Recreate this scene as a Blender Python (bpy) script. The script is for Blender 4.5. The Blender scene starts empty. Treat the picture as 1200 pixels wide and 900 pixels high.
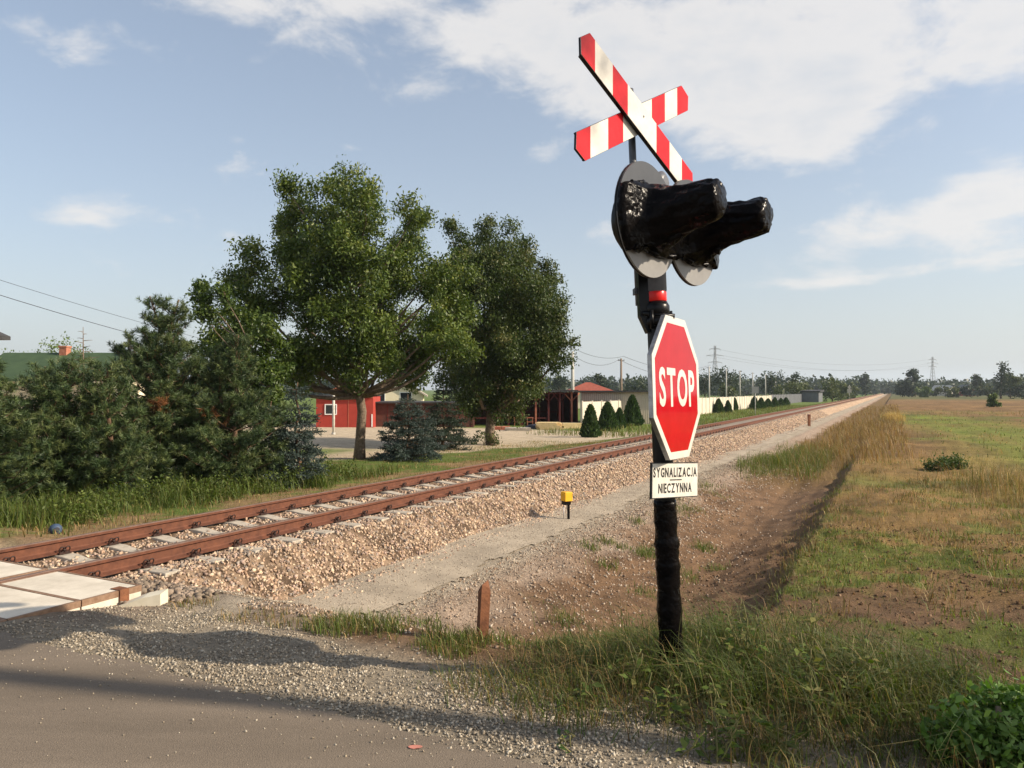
import bpy, bmesh, math, random
import numpy as np
from mathutils import Vector, Matrix, Euler
random.seed(7)
RNG = np.random.default_rng(11)
R = math.radians
scene = bpy.context.scene
COL = scene.collection

# ---------------------------------------------------------------- place frame
# Photograph's eye at the origin (1.78 m above rail top, rail top = z 0).
EYE, F, HOR = 1.78, 880.0, 458.5
TH = math.atan(447.0 / F)                     # railway runs 27 degrees right of the view
UX, UY = math.sin(TH), math.cos(TH)           # along the track
NX, NY = -UY, UX                              # across it, away from the camera
def W(t, s):                                  # track frame -> world (arrays too)
    return t * UX + s * NX, t * UY + s * NY
def TS(x, y):
    return x * UX + y * UY, x * NX + y * NY
def G(px, py, z):                             # a place on the level z
    d = (EYE - z) * F / (py - HOR)
    return ((px - 600) / F * d, d, z)
def D(px, py, d):                             # a place at depth d
    return ((px - 600) / F * d, d, EYE + (HOR - py) / F * d)

# ---------------------------------------------------------------- noise
def _hash(ix, iy, seed):
    h = (ix.astype(np.int64) * 374761393 + iy.astype(np.int64) * 668265263 + seed * 974711) & 0x7fffffff
    h = ((h ^ (h >> 13)) * 1274126177) & 0x7fffffff
    return ((h ^ (h >> 16)) & 0xffff) / 65535.0
def vnoise(x, y, seed=0):
    x = np.asarray(x, float); y = np.asarray(y, float)
    ix = np.floor(x); iy = np.floor(y); fx = x - ix; fy = y - iy
    fx = fx * fx * (3 - 2 * fx); fy = fy * fy * (3 - 2 * fy)
    a = _hash(ix, iy, seed); b = _hash(ix + 1, iy, seed); c = _hash(ix, iy + 1, seed); d = _hash(ix + 1, iy + 1, seed)
    return (a * (1 - fx) + b * fx) * (1 - fy) + (c * (1 - fx) + d * fx) * fy
def fbm(x, y, seed=0, octv=4):
    v = 0; a = .5
    for i in range(octv):
        v = v + a * vnoise(x * 2 ** i + 17.3 * i, y * 2 ** i - 9.1 * i, seed + i); a *= .5
    return v / (1 - .5 ** octv)
def sst(a, b, x):
    q = np.clip((np.asarray(x, float) - a) / (b - a), 0, 1); return q * q * (3 - 2 * q)
def lerp(a, b, w): return a + (b - a) * w

# ---------------------------------------------------------------- tags
def tag(o, label=None, cat=None, group=None, kind=None):
    if label: o['label'] = label
    if cat: o['category'] = cat
    if group: o['group'] = group
    if kind: o['kind'] = kind
    return o
def thing(name, label, cat, loc=(0, 0, 0), rz=0, group=None, rot=None):
    o = bpy.data.objects.new(name, None); COL.objects.link(o)
    o.empty_display_size = .2
    o.location = loc; o.rotation_euler = rot if rot else (0, 0, rz)
    return tag(o, label, cat, group)
def copy_tree(o, parent=None):
    c = o.copy(); COL.objects.link(c); c.parent = parent
    for ch in list(o.children): copy_tree(ch, c)
    return c

# ---------------------------------------------------------------- mesh builders
def raw_mesh(name, V, T, cols=None, smooth=False):
    V = np.ascontiguousarray(V, np.float32); T = np.ascontiguousarray(T, np.int32)
    k = T.shape[1]
    me = bpy.data.meshes.new(name)
    me.vertices.add(len(V)); me.vertices.foreach_set('co', V.ravel())
    me.loops.add(T.size); me.loops.foreach_set('vertex_index', T.ravel())
    me.polygons.add(len(T))
    me.polygons.foreach_set('loop_start', np.arange(0, T.size, k, dtype=np.int32))
    me.polygons.foreach_set('loop_total', np.full(len(T), k, np.int32))
    if smooth: me.polygons.foreach_set('use_smooth', np.ones(len(T), bool))
    me.update(calc_edges=True)
    if cols is not None:
        a = me.attributes.new('Col', 'FLOAT_COLOR', 'POINT')
        c = np.ones((len(V), 4), np.float32); c[:, :3] = cols
        a.data.foreach_set('color', c.ravel())
    me.validate(verbose=False)
    return me
def raw(name, V, T, mat, parent=None, cols=None, smooth=False):
    me = raw_mesh(name, V, T, cols, smooth)
    me.materials.append(mat)
    o = bpy.data.objects.new(name, me); COL.objects.link(o); o.parent = parent
    return o
class MB:
    """collects boxes, prisms and tubes and links them as one mesh"""
    def __init__(self): self.bm = bmesh.new()
    def box(self, x0, x1, y0, y1, z0, z1, M=None, bevel=0):
        v = [(x0, y0, z0), (x1, y0, z0), (x1, y1, z0), (x0, y1, z0), (x0, y0, z1), (x1, y0, z1), (x1, y1, z1), (x0, y1, z1)]
        return self.poly(v, [(0, 3, 2, 1), (4, 5, 6, 7), (0, 1, 5, 4), (1, 2, 6, 5), (2, 3, 7, 6), (3, 0, 4, 7)], M, bevel)
    def poly(self, v, f, M=None, bevel=0):
        vs = [self.bm.verts.new(M @ Vector(p) if M else p) for p in v]
        fs = [self.bm.faces.new([vs[i] for i in q]) for q in f]
        if bevel:
            es = list({e for q in fs for e in q.edges})
            bmesh.ops.bevel(self.bm, geom=es, offset=bevel, segments=2, profile=.5, affect='EDGES')
        return self
    def prism(self, pts, axis_from, axis_to, M=None):
        """pts: 2-D outline (ccw) laid in x,z; extruded along y"""
        n = len(pts)
        v = [(p[0], axis_from, p[1]) for p in pts] + [(p[0], axis_to, p[1]) for p in pts]
        f = [tuple(range(n)), tuple(range(2 * n - 1, n - 1, -1))]
        f += [(i, i + n, (i + 1) % n + n, (i + 1) % n) for i in range(n)]
        return self.poly(v, f, M)
    def tube(self, pts, rad, seg=8, cap=True, jit=0):
        pts = [Vector(p) for p in pts]
        if not hasattr(rad, '__len__'): rad = [rad] * len(pts)
        rings = []; a = None
        for i, p in enumerate(pts):
            d = (pts[min(i + 1, len(pts) - 1)] - pts[max(i - 1, 0)])
            if d.length < 1e-9: d = Vector((0, 0, 1))
            d.normalize()
            if a is None:
                a = d.orthogonal().normalized()
            else:
                a = (a - d * a.dot(d))
                a = a.normalized() if a.length > 1e-6 else d.orthogonal().normalized()
            b = d.cross(a)
            rings.append([self.bm.verts.new(p + (a * math.cos(2 * math.pi * k / seg) + b * math.sin(2 * math.pi * k / seg)) * rad[i] * (1 + random.uniform(-jit, jit))) for k in range(seg)])
        for r0, r1 in zip(rings, rings[1:]):
            for k in range(seg):
                f = self.bm.faces.new((r0[k], r0[(k + 1) % seg], r1[(k + 1) % seg], r1[k])); f.smooth = True
        if cap:
            self.bm.faces.new(rings[0][::-1]); self.bm.faces.new(rings[-1])
        return self
    def lathe(self, prof, seg=24, M=None, noise=0, cap=True):
        """prof: (radius, z) pairs round local z"""
        rings = []
        for r, z in prof:
            ring = []
            for k in range(seg):
                q = r * (1 + random.uniform(-noise, noise))
                p = Vector((q * math.cos(2 * math.pi * k / seg), q * math.sin(2 * math.pi * k / seg), z + random.uniform(-noise, noise) * r))
                ring.append(self.bm.verts.new(M @ p if M else p))
            rings.append(ring)
        for r0, r1 in zip(rings, rings[1:]):
            for k in range(seg):
                f = self.bm.faces.new((r0[k], r0[(k + 1) % seg], r1[(k + 1) % seg], r1[k])); f.smooth = True
        if cap:
            self.bm.faces.new(rings[0][::-1]); self.bm.faces.new(rings[-1])
        return self
    def build(self, name, mat, parent=None, M=None):
        bmesh.ops.recalc_face_normals(self.bm, faces=self.bm.faces)
        me = bpy.data.meshes.new(name)
        if M: self.bm.transform(M)
        self.bm.to_mesh(me); self.bm.free()
        me.materials.append(mat)
        o = bpy.data.objects.new(name, me); COL.objects.link(o); o.parent = parent
        return o

# ---------------------------------------------------------------- materials
def new_mat(name):
    m = bpy.data.materials.new(name); m.use_nodes = True
    nt = m.node_tree; b = nt.nodes['Principled BSDF']
    return m, nt, b
def N(nt, t, **kw):
    n = nt.nodes.new(t)
    for k, v in kw.items():
        if k in n.inputs.keys(): n.inputs[k].default_value = v
        else: setattr(n, k, v)
    return n
def ramp(nt, stops):
    r = nt.nodes.new('ShaderNodeValToRGB')
    e = r.color_ramp.elements
    while len(e) < len(stops): e.new(.5)
    for q, (p, c) in zip(e, stops):
        q.position = p; q.color = (*c, 1) if len(c) == 3 else c
    return r
def mottled(name, c0, c1, scale=8, rough=.7, bump=.0, bscale=60, metallic=0, coords='Object', detail=6, bdist=.01, spec=.3, coat=0):
    """two-tone noise material with optional bump"""
    m, nt, b = new_mat(name)
    tc = N(nt, 'ShaderNodeTexCoord')
    n = N(nt, 'ShaderNodeTexNoise', Scale=scale, Detail=detail, Roughness=.65)
    nt.links.new(tc.outputs[coords], n.inputs['Vector'])
    r = ramp(nt, [(.32, c0), (.68, c1)])
    nt.links.new(n.outputs['Fac'], r.inputs['Fac']); nt.links.new(r.outputs['Color'], b.inputs['Base Color'])
    b.inputs['Roughness'].default_value = rough; b.inputs['Metallic'].default_value = metallic
    b.inputs['Specular IOR Level'].default_value = spec
    if coat: b.inputs['Coat Weight'].default_value = coat; b.inputs['Coat Roughness'].default_value = .05
    if bump:
        n2 = N(nt, 'ShaderNodeTexNoise', Scale=bscale, Detail=5)
        nt.links.new(tc.outputs[coords], n2.inputs['Vector'])
        bp = N(nt, 'ShaderNodeBump', Strength=bump, Distance=bdist)
        nt.links.new(n2.outputs['Fac'], bp.inputs['Height']); nt.links.new(bp.outputs['Normal'], b.inputs['Normal'])
    return m
def leaf_mat(name, trans=.35, rough=.5):
    m, nt, b = new_mat(name)
    a = N(nt, 'ShaderNodeAttribute', attribute_name='Col')
    b.inputs['Roughness'].default_value = rough; b.inputs['Specular IOR Level'].default_value = .35
    nt.links.new(a.outputs['Color'], b.inputs['Base Color'])
    tr = N(nt, 'ShaderNodeBsdfTranslucent')
    hs = N(nt, 'ShaderNodeHueSaturation', Saturation=1.15, Value=1.25)
    nt.links.new(a.outputs['Color'], hs.inputs['Color']); nt.links.new(hs.outputs['Color'], tr.inputs['Color'])
    mx = N(nt, 'ShaderNodeMixShader', Fac=trans)
    nt.links.new(b.outputs[0], mx.inputs[1]); nt.links.new(tr.outputs[0], mx.inputs[2])
    nt.links.new(mx.outputs[0], nt.nodes['Material Output'].inputs['Surface'])
    return m
def vcol_mat(name, rough=.9, var=.35, scale=25, bump=.5, bscale=90, bdist=.02, spec=.15, scale2=3):
    """vertex colour times fine world-space noise, with bump"""
    m, nt, b = new_mat(name)
    tc = N(nt, 'ShaderNodeTexCoord')
    a = N(nt, 'ShaderNodeAttribute', attribute_name='Col')
    n = N(nt, 'ShaderNodeTexNoise', Scale=scale, Detail=8, Roughness=.7)
    n2 = N(nt, 'ShaderNodeTexNoise', Scale=scale2, Detail=6, Roughness=.7)
    for q in (n, n2): nt.links.new(tc.outputs['Object'], q.inputs['Vector'])
    ad = N(nt, 'ShaderNodeMath', operation='ADD'); nt.links.new(n.outputs['Fac'], ad.inputs[0]); nt.links.new(n2.outputs['Fac'], ad.inputs[1])
    mr = N(nt, 'ShaderNodeMapRange'); mr.inputs['From Min'].default_value = .6; mr.inputs['From Max'].default_value = 1.4
    mr.inputs['To Min'].default_value = 1 - var; mr.inputs['To Max'].default_value = 1 + var
    nt.links.new(ad.outputs[0], mr.inputs['Value'])
    vm = N(nt, 'ShaderNodeVectorMath', operation='SCALE')
    nt.links.new(a.outputs['Color'], vm.inputs[0]); nt.links.new(mr.outputs[0], vm.inputs['Scale'])
    nt.links.new(vm.outputs[0], b.inputs['Base Color'])
    b.inputs['Roughness'].default_value = rough; b.inputs['Specular IOR Level'].default_value = spec
    if bump:
        n3 = N(nt, 'ShaderNodeTexNoise', Scale=bscale, Detail=6, Roughness=.7)
        nt.links.new(tc.outputs['Object'], n3.inputs['Vector'])
        bp = N(nt, 'ShaderNodeBump', Strength=bump, Distance=bdist)
        nt.links.new(n3.outputs['Fac'], bp.inputs['Height']); nt.links.new(bp.outputs['Normal'], b.inputs['Normal'])
    return m

M = {}
M['ground'] = vcol_mat('ground_mat', var=.5, scale=14, scale2=2.2, bump=.9, bscale=30, bdist=.05)
M['path'] = vcol_mat('path_mat', var=.22, scale=60, scale2=5, bump=.35, bscale=180, bdist=.008)
M['ballast'] = vcol_mat('ballast_mat', var=.55, scale=22, scale2=9, bump=1, bscale=24, bdist=.05)
M['stone'] = vcol_mat('stone_mat', var=.2, scale=60, scale2=20, bump=.25, bscale=200, bdist=.005, rough=.85)
M['leaf'] = leaf_mat('leaf_mat', trans=.24)
M['needle'] = leaf_mat('needle_mat', trans=.07, rough=.5)
M['grass'] = leaf_mat('grass_mat', trans=.35, rough=.6)
M['bark'] = mottled('bark_mat', (.085, .06, .042), (.23, .175, .125), scale=14, rough=.9, bump=.8, bscale=30, bdist=.03)
M['bark_pine'] = mottled('pine_bark_mat', (.07, .045, .03), (.17, .1, .06), scale=18, rough=.9, bump=.6, bscale=35, bdist=.02)
M['birch'] = mottled('pale_bark_mat', (.35, .33, .28), (.62, .6, .53), scale=9, rough=.8)
M['rust'] = mottled('rail_rust_mat', (.075, .029, .018), (.15, .057, .031), scale=9, rough=.8, bump=.25, bscale=90, bdist=.004)
M['railtop'] = mottled('rail_top_mat', (.12, .075, .055), (.19, .125, .095), scale=14, rough=.5)
M['clip'] = mottled('clip_mat', (.018, .011, .01), (.05, .024, .018), scale=40, rough=.55)
M['sleeper'] = mottled('sleeper_mat', (.29, .255, .205), (.46, .41, .335), scale=10, rough=.9, bump=.3, bscale=80, bdist=.005)
M['panel'] = mottled('panel_mat', (.46, .41, .33), (.66, .6, .5), scale=3.2, rough=.85, bump=.25, bscale=120, bdist=.004, detail=9)
M['block'] = mottled('block_mat', (.6, .54, .4), (.72, .66, .52), scale=5, rough=.85, bump=.2, bscale=90, bdist=.004)
M['angle'] = mottled('angle_iron_mat', (.15, .085, .05), (.27, .175, .115), scale=16, rough=.7)
M['black'] = mottled('black_paint_mat', (.004, .004, .0045), (.008, .008, .009), scale=12, rough=.3, spec=.2)
M['steel'] = mottled('galvanised_mat', (.25, .25, .26), (.5, .5, .5), scale=25, rough=.4, metallic=.8)
M['greypole'] = mottled('grey_pole_mat', (.06, .065, .075), (.1, .105, .12), scale=20, rough=.45, spec=.5)
M['red'] = mottled('sign_red_mat', (.33, .002, .006), (.4, .004, .009), scale=6, rough=.6, spec=0, coat=.65)
M['white'] = mottled('sign_white_mat', (.5, .48, .43), (.63, .61, .56), scale=7, rough=.6, spec=0, coat=.8)
M['plate_white'] = mottled('plate_white_mat', (.5, .475, .41), (.67, .64, .57), scale=7, rough=.45)
M['cross_red'] = mottled('cross_red_mat', (.46, .016, .022), (.62, .026, .032), scale=8, rough=.6, spec=0, coat=.35)
M['ink'] = mottled('ink_mat', (.012, .012, .012), (.02, .02, .02), scale=8, rough=.5)
M['tape'] = mottled('red_tape_mat', (.55, .012, .01), (.66, .02, .015), scale=9, rough=.3)
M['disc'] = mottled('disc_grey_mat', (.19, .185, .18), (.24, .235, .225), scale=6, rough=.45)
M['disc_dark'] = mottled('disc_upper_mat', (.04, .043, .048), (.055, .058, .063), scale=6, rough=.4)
M['yellow'] = mottled('yellow_paint_mat', (.72, .36, .015), (.8, .45, .03), scale=9, rough=.5)
M['wood_old'] = mottled('stake_mat', (.1, .04, .02), (.22, .09, .042), scale=10, rough=.85, bump=.5, bscale=40, bdist=.01)
M['timber'] = mottled('timber_mat', (.58, .42, .2), (.76, .6, .33), scale=4, rough=.8)
M['blue'] = mottled('blue_plastic_mat', (.04, .065, .11), (.06, .09, .15), scale=12, rough=.45)
M['roof_red'] = mottled('red_roof_mat', (.22, .055, .035), (.33, .09, .055), scale=2, rough=.8)
M['redwall'] = mottled('red_wall_mat', (.3, .037, .026), (.37, .048, .032), scale=1.5, rough=.75)
M['shedred'] = mottled('shed_red_mat', (.075, .016, .013), (.14, .028, .022), scale=3, rough=.8)
M['shedlight'] = mottled('shed_post_mat', (.32, .1, .06), (.46, .17, .1), scale=3, rough=.8)
M['shedbrown'] = mottled('shed_brown_mat', (.07, .03, .022), (.12, .05, .035), scale=3, rough=.85)
M['beige'] = mottled('beige_sheet_mat', (.42, .36, .28), (.5, .43, .34), scale=.8, rough=.65)
M['fence'] = mottled('concrete_fence_mat', (.46, .42, .34), (.6, .55, .45), scale=1.2, rough=.85)
M['cream'] = mottled('cream_wall_mat', (.66, .58, .4), (.76, .68, .5), scale=1, rough=.85)
M['tarroof'] = mottled('tar_roof_mat', (.03, .03, .032), (.06, .058, .058), scale=2, rough=.7)
M['greenroof'] = mottled('green_roof_mat', (.035, .062, .028), (.055, .09, .04), scale=1.5, rough=.75)
M['greyfence'] = mottled('grey_fence_mat', (.1, .105, .115), (.15, .155, .165), scale=1, rough=.8)
M['glass'] = mottled('dark_glass_mat', (.015, .018, .022), (.03, .034, .04), scale=2, rough=.08, spec=.6)
M['winframe'] = mottled('window_frame_mat', (.7, .7, .68), (.8, .8, .78), scale=4, rough=.5)
M['brick'] = mottled('brick_mat', (.3, .1, .06), (.44, .2, .13), scale=5, rough=.85)
M['pole'] = mottled('concrete_pole_mat', (.34, .33, .3), (.48, .46, .42), scale=4, rough=.85)
M['woodpole'] = mottled('wood_pole_mat', (.16, .12, .09), (.26, .2, .15), scale=4, rough=.9)
M['wire'] = mottled('wire_mat', (.02, .02, .022), (.035, .035, .04), scale=3, rough=.5)
M['pylon'] = mottled('pylon_mat', (.24, .25, .26), (.32, .33, .34), scale=.2, rough=.5, metallic=.5)
M['tarp'] = mottled('dark_tarp_mat', (.015, .017, .025), (.04, .043, .055), scale=6, rough=.45)
# asphalt
m, nt, b = new_mat('asphalt_mat'); M['asphalt'] = m
tc = N(nt, 'ShaderNodeTexCoord')
n1 = N(nt, 'ShaderNodeTexNoise', Scale=1.0, Detail=8, Roughness=.62); n2 = N(nt, 'ShaderNodeTexNoise', Scale=170, Detail=3)
n3 = N(nt, 'ShaderNodeTexVoronoi', Scale=130)
for q in (n2, n3): nt.links.new(tc.outputs['Object'], q.inputs['Vector'])
mp = N(nt, 'ShaderNodeMapping'); mp.inputs['Rotation'].default_value = (0, 0, TH); mp.inputs['Scale'].default_value = (.45, 2.2, 1)   # worn streaks along the road
nt.links.new(tc.outputs['Object'], mp.inputs['Vector']); nt.links.new(mp.outputs[0], n1.inputs['Vector'])
r1 = ramp(nt, [(.3, (.135, .108, .08)), (.7, (.2, .16, .12))]); nt.links.new(n1.outputs['Fac'], r1.inputs['Fac'])
mr = N(nt, 'ShaderNodeMapRange'); mr.inputs['From Min'].default_value = .25; mr.inputs['From Max'].default_value = .75; mr.inputs['To Min'].default_value = .72; mr.inputs['To Max'].default_value = 1.25
nt.links.new(n2.outputs['Fac'], mr.inputs['Value'])
vm = N(nt, 'ShaderNodeVectorMath', operation='SCALE'); nt.links.new(r1.outputs['Color'], vm.inputs[0]); nt.links.new(mr.outputs[0], vm.inputs['Scale'])
nt.links.new(vm.outputs[0], b.inputs['Base Color']); b.inputs['Roughness'].default_value = .8; b.inputs['Specular IOR Level'].default_value = .25
bp = N(nt, 'ShaderNodeBump', Strength=.5, Distance=.004); nt.links.new(n3.outputs['Distance'], bp.inputs['Height']); nt.links.new(bp.outputs['Normal'], b.inputs['Normal'])
# black bin-bag plastic: wrinkled and shiny
m, nt, b = new_mat('black_foil_mat'); M['foil'] = m
tc = N(nt, 'ShaderNodeTexCoord')
n1 = N(nt, 'ShaderNodeTexNoise', Scale=6, Detail=5, Roughness=.55, Distortion=1.5)
n2 = N(nt, 'ShaderNodeTexVoronoi', Scale=20, feature='DISTANCE_TO_EDGE')
for q in (n1, n2): nt.links.new(tc.outputs['Object'], q.inputs['Vector'])
mu = N(nt, 'ShaderNodeMath', operation='MULTIPLY_ADD'); mu.inputs[1].default_value = .5
nt.links.new(n2.outputs['Distance'], mu.inputs[0]); nt.links.new(n1.outputs['Fac'], mu.inputs[2])
bp = N(nt, 'ShaderNodeBump', Strength=.42, Distance=.03); nt.links.new(mu.outputs[0], bp.inputs['Height']); nt.links.new(bp.outputs['Normal'], b.inputs['Normal'])
r1 = ramp(nt, [(.3, (.0025, .0025, .003)), (.7, (.007, .0055, .005))]); nt.links.new(n1.outputs['Fac'], r1.inputs['Fac']); nt.links.new(r1.outputs['Color'], b.inputs['Base Color'])
b.inputs['Roughness'].default_value = .18; b.inputs['Specular IOR Level'].default_value = .06

# ---------------------------------------------------------------- terrain shape
def prof(s):
    ss = [-3000, .5, 1.25, 1.6, 2.6, 2.9, 4.2, 4.9, 5.6, 6.4, 10.2, 10.9, 12.5, 3000]
    zz = [-.70, -.69, -.73, -.99, -1.26, -1.26, -1.0, -.83, -.76, -.72, -.72, -.5, -.5, -.5]
    return np.interp(s, ss, zz)
def height(t, s):
    t = np.asarray(t, float); s = np.asarray(s, float)
    z = prof(s)
    # the ditch becomes shallow and overgrown further along
    shallow = sst(22.0, 28, t) * sst(1.0, 2.0, s) * (1 - sst(3.6, 4.9, s))
    z = z + shallow * np.maximum(0, -.98 - z)
    # yard beyond the track falls away towards the fence
    z = z - sst(12, 60, t) * sst(10.5, 14, s) * .5
    # rough soil
    far = 1 - sst(30, 80, np.abs(t))
    soil = 1 - sst(4.6, 5.3, s)
    z = z + far * soil * ((fbm(t * .9, s * .9, 3) - .5) * .16 + (fbm(t * 4.5, s * 4.5, 5) - .5) * .07 * (1 + 0 * t))
    lipw = np.exp(-((s - 1.5) / .5) ** 2) * sst(5.5, 7.5, t) * (1 - sst(24, 28, t))
    z = z + lipw * (fbm(t * 2.2, s * 2.2, 8) - .5) * .34
    z = z + sst(10.5, 12, s) * far * (fbm(t * .7, s * .7, 6) - .5) * .12
    # field: low tussocks
    z = z + (1 - sst(.2, 1.2, s)) * sst(8, 14, t) * (1 - sst(120, 300, t)) * (fbm(t * .45, s * .45, 9) - .5) * .35
    # road embankment: level with the rails, sloping off on the camera's right-hand verge
    wob = (fbm(s * .8, t * .8, 21) - .5) * .5
    hi = 4.85 + .5 * np.exp(-((s - 1.2) / 1.6) ** 2) + wob
    w = sst(hi, hi + 1.75, t)
    w = np.where(s > 10.5, sst(5.5, 8, t), w)
    zr = -.006 - sst(3.3, 4.7, t) * .13 + sst(3.9, 4.6, t) * .12 * np.exp(-((s - .6) / 1.3) ** 2)
    zr = zr + sst(3.35, 3.9, t) * ((fbm(t * 3.5, s * 3.5, 12) - .5) * .07)
    left = 1 - sst(-5.5, -2.8, t)
    z = lerp(zr, z, np.maximum(w, left * (t < 0)))
    # far land: flat, rising a little at the horizon
    dist = np.hypot(t, s)
    return z + sst(500, 1600, dist) * 5.0
def hxy(x, y):
    t, s = TS(np.asarray(x, float), np.asarray(y, float)); return height(t, s)
def h1(x, y): return float(hxy(np.array([x]), np.array([y]))[0])

# ================================================================ GROUND
def axis(fine0, fine1, step, grow, lo, hi):
    a = list(np.arange(fine0, fine1, step)); d = step; x = a[-1]
    while x < hi: d *= grow; x += d; a.append(x)
    d = step; x = a[0]; b = []
    while x > lo: d *= grow; x -= d; b.append(x)
    return np.array(b[::-1] + a)
def sheet(name, ta, sa, zf, colf, mat, kind='structure', keep=None, smooth=True):
    T_, S_ = np.meshgrid(ta, sa, indexing='ij')
    z = zf(T_, S_); x, y = W(T_, S_)
    V = np.stack([x, y, z], -1).reshape(-1, 3)
    n, m_ = T_.shape
    i = np.arange(n * m_).reshape(n, m_)
    Q = np.stack([i[:-1, :-1], i[:-1, 1:], i[1:, 1:], i[1:, :-1]], -1).reshape(-1, 4)
    if keep is not None:
        kk = keep(T_, S_).reshape(-1)
        Q = Q[kk[Q].all(1)]
    c = colf(T_, S_).reshape(-1, 3) if colf else None
    if keep is not None:
        used = np.unique(Q); mp = np.full(len(V), -1); mp[used] = np.arange(len(used))
        V = V[used]; Q = mp[Q]; c = c[used] if c is not None else None
    # faces must look up
    v0, v1, v2 = V[Q[0, 0]], V[Q[0, 1]], V[Q[0, 2]]
    if np.cross(v1 - v0, v2 - v0)[2] < 0: Q = Q[:, ::-1]
    o = raw(name, V, Q, mat, None, c, smooth)
    return tag(o, kind=kind)

C = {k: np.array(v) for k, v in dict(
    soil=(.165, .1, .056), soild=(.088, .053, .031), bank=(.31, .235, .175), green=(.12, .155, .03), dry=(.26, .165, .06), brown=(.2, .118, .05),
    sand=(.46, .375, .265), verge=(.28, .235, .175), path=(.35, .295, .225), lawn=(.1, .14, .03)).items()}
def mix(c, col, w): return c + (np.asarray(col) - c) * np.asarray(w)[..., None]
def green_mask(t, s):
    """where the trodden field to the right carries short green grass"""
    n = fbm(t * .55 + 3, s * .55, 31, 5)
    n2 = fbm(t * 1.6, s * 1.6, 32, 4)
    return sst(.53, .62, n * .62 + n2 * .38 + .03 * sst(7, 9, t) - .13 * np.exp(-((t - 5.9) / 1.7) ** 2) * (1 - sst(-.2, 1.0, s)))
def dry_mask(t, s):
    n = fbm(t * .22, s * .5, 41, 4)
    return np.clip(sst(9, 13, t) * (1 - sst(17, 22, t)) * sst(-3.4, -.8, s) + sst(.46, .62, n) * sst(9, 12, t), 0, 1)
SW0, SW1 = np.array([25.0, 36.7]), np.array([39.5, 74.0])
def swath_d(x, y):
    d = (SW1 - SW0) / np.linalg.norm(SW1 - SW0)
    return (x - SW0[0]) * d[1] - (y - SW0[1]) * d[0] + .0022 * (y - 50) ** 2 - 1
def gcol(t, s):
    x, y = W(t, s)
    n = fbm(t * .8, s * .8, 51, 5); n2 = fbm(t * 3.2, s * 3.2, 52, 4)
    c = np.zeros(t.shape + (3,)) + C['soil']
    c = mix(c, C['soild'], sst(.5, .68, n2) * .6)
    # ---- field on the right
    f = 1 - sst(1.0, 1.6, s)
    fc = mix(np.zeros(t.shape + (3,)) + C['soil'] * .92, C['soild'], sst(.48, .62, n2) * .7)
    fc = mix(fc, C['dry'] * .85, dry_mask(t, s) * .8)
    fc = mix(fc, C['green'], green_mask(t, s) * .8)
    mid = sst(16, 24, t)
    fieldc = mix(np.zeros(t.shape + (3,)) + C['dry'] * .95, C['brown'], sst(.42, .6, fbm(x * .09, y * .09, 61)))
    fieldc = mix(fieldc, C['green'] * .95, sst(.5, .62, fbm(x * .13 + 9, y * .13, 62)) * .6)
    fc = mix(fc, fieldc, mid)
    sd = swath_d(x, y); sw = np.exp(-(sd / 4.2) ** 4) * sst(20, 27, y) * (1 - sst(74, 90, y))
    stripe = .5 + .5 * np.sin(sd * 2.6 + fbm(x * .1, y * .1, 66) * 3)
    fc = mix(fc, C['green'] * 1.05 + np.array([.03, .015, 0]), sw * (.62 + .38 * stripe) * (.6 + .8 * fbm(x * .2, y * .2, 67)))
    farb = sst(85, 120, np.hypot(x, y))
    fc = mix(fc, mix(np.zeros(t.shape + (3,)) + C['brown'], C['dry'], sst(.45, .6, fbm(x * .02, y * .05, 63))), farb)
    fc = mix(fc, np.array([.11, .11, .04]), sst(210, 300, np.hypot(x, y)))
    fc = fc * (.62 + .76 * fbm(x * .55, y * .55, 68, 5) * 1.0)[..., None] * (1 - .18 * sst(30, 60, y) * sst(.5, .62, fbm(x * .25, y * .25, 69)))[..., None]
    c = c * 1.16
    c = mix(c, fc, f)
    # ---- ditch and its gravelly bank
    bank = sst(3.7, 4.7, s + (n - .5) * 1.6) * (1 - sst(5, 5.4, s))
    c = mix(c, C['bank'], bank * sst(.0, 1, bank))
    c = mix(c, C['dry'] * .65, sst(22, 27, t) * sst(1.2, 1.8, s) * (1 - sst(3.6, 4.5, s)) * .9)
    c = mix(c, C['path'], sst(4.9, 5.2, s) * (1 - sst(10.3, 10.6, s)))
    # ---- strip beyond the track, lawn and yard
    b = sst(10.4, 10.8, s)
    bc = mix(np.zeros(t.shape + (3,)) + np.array([.25, .17, .085]), C['lawn'], sst(.42, .58, n * .6 + n2 * .4 + .12 * sst(12, 13.5, s)))
    edge = np.interp(t, [-40, 15, 19, 24, 28, 34, 200], [19, 18, 16.5, 15.4, 14.2, 13.0, 13.0])
    yard = sst(0, .6, s - edge + (n - .5) * 1.4) * (1 - sst(46, 52, t + (n - .5) * 6))
    bc = mix(bc, C['sand'], yard)
    lawn2 = np.exp(-((s - edge - 4.5) / 1.6) ** 4) * (1 - sst(22, 26, t))
    bc = mix(bc, C['lawn'] * 1.3, lawn2)
    bc = mix(bc, C['lawn'] * 1.1, sst(46, 52, t))
    c = mix(c, bc, b)
    # ---- verge of the road
    v = (1 - sst(4.35, 5.0, t + (n - .5) * .9)) * (1 - sst(6.0, 6.4, s)) * sst(-3.5, -2.5, t)
    c = mix(c, C['verge'] * 1.0, v)
    c = mix(c, C['bank'] * .8, (1 - sst(5.2, 6.2, t)) * sst(3.4, 3.9, t) * sst(5.3, 5.9, s) * (1 - sst(6.5, 7.1, s)) * .8)
    return np.clip(c * (.86 + .28 * n2)[..., None], 0, 1)
ta = axis(3.0, 14.0, .05, 1.028, -70, 2600)
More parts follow.
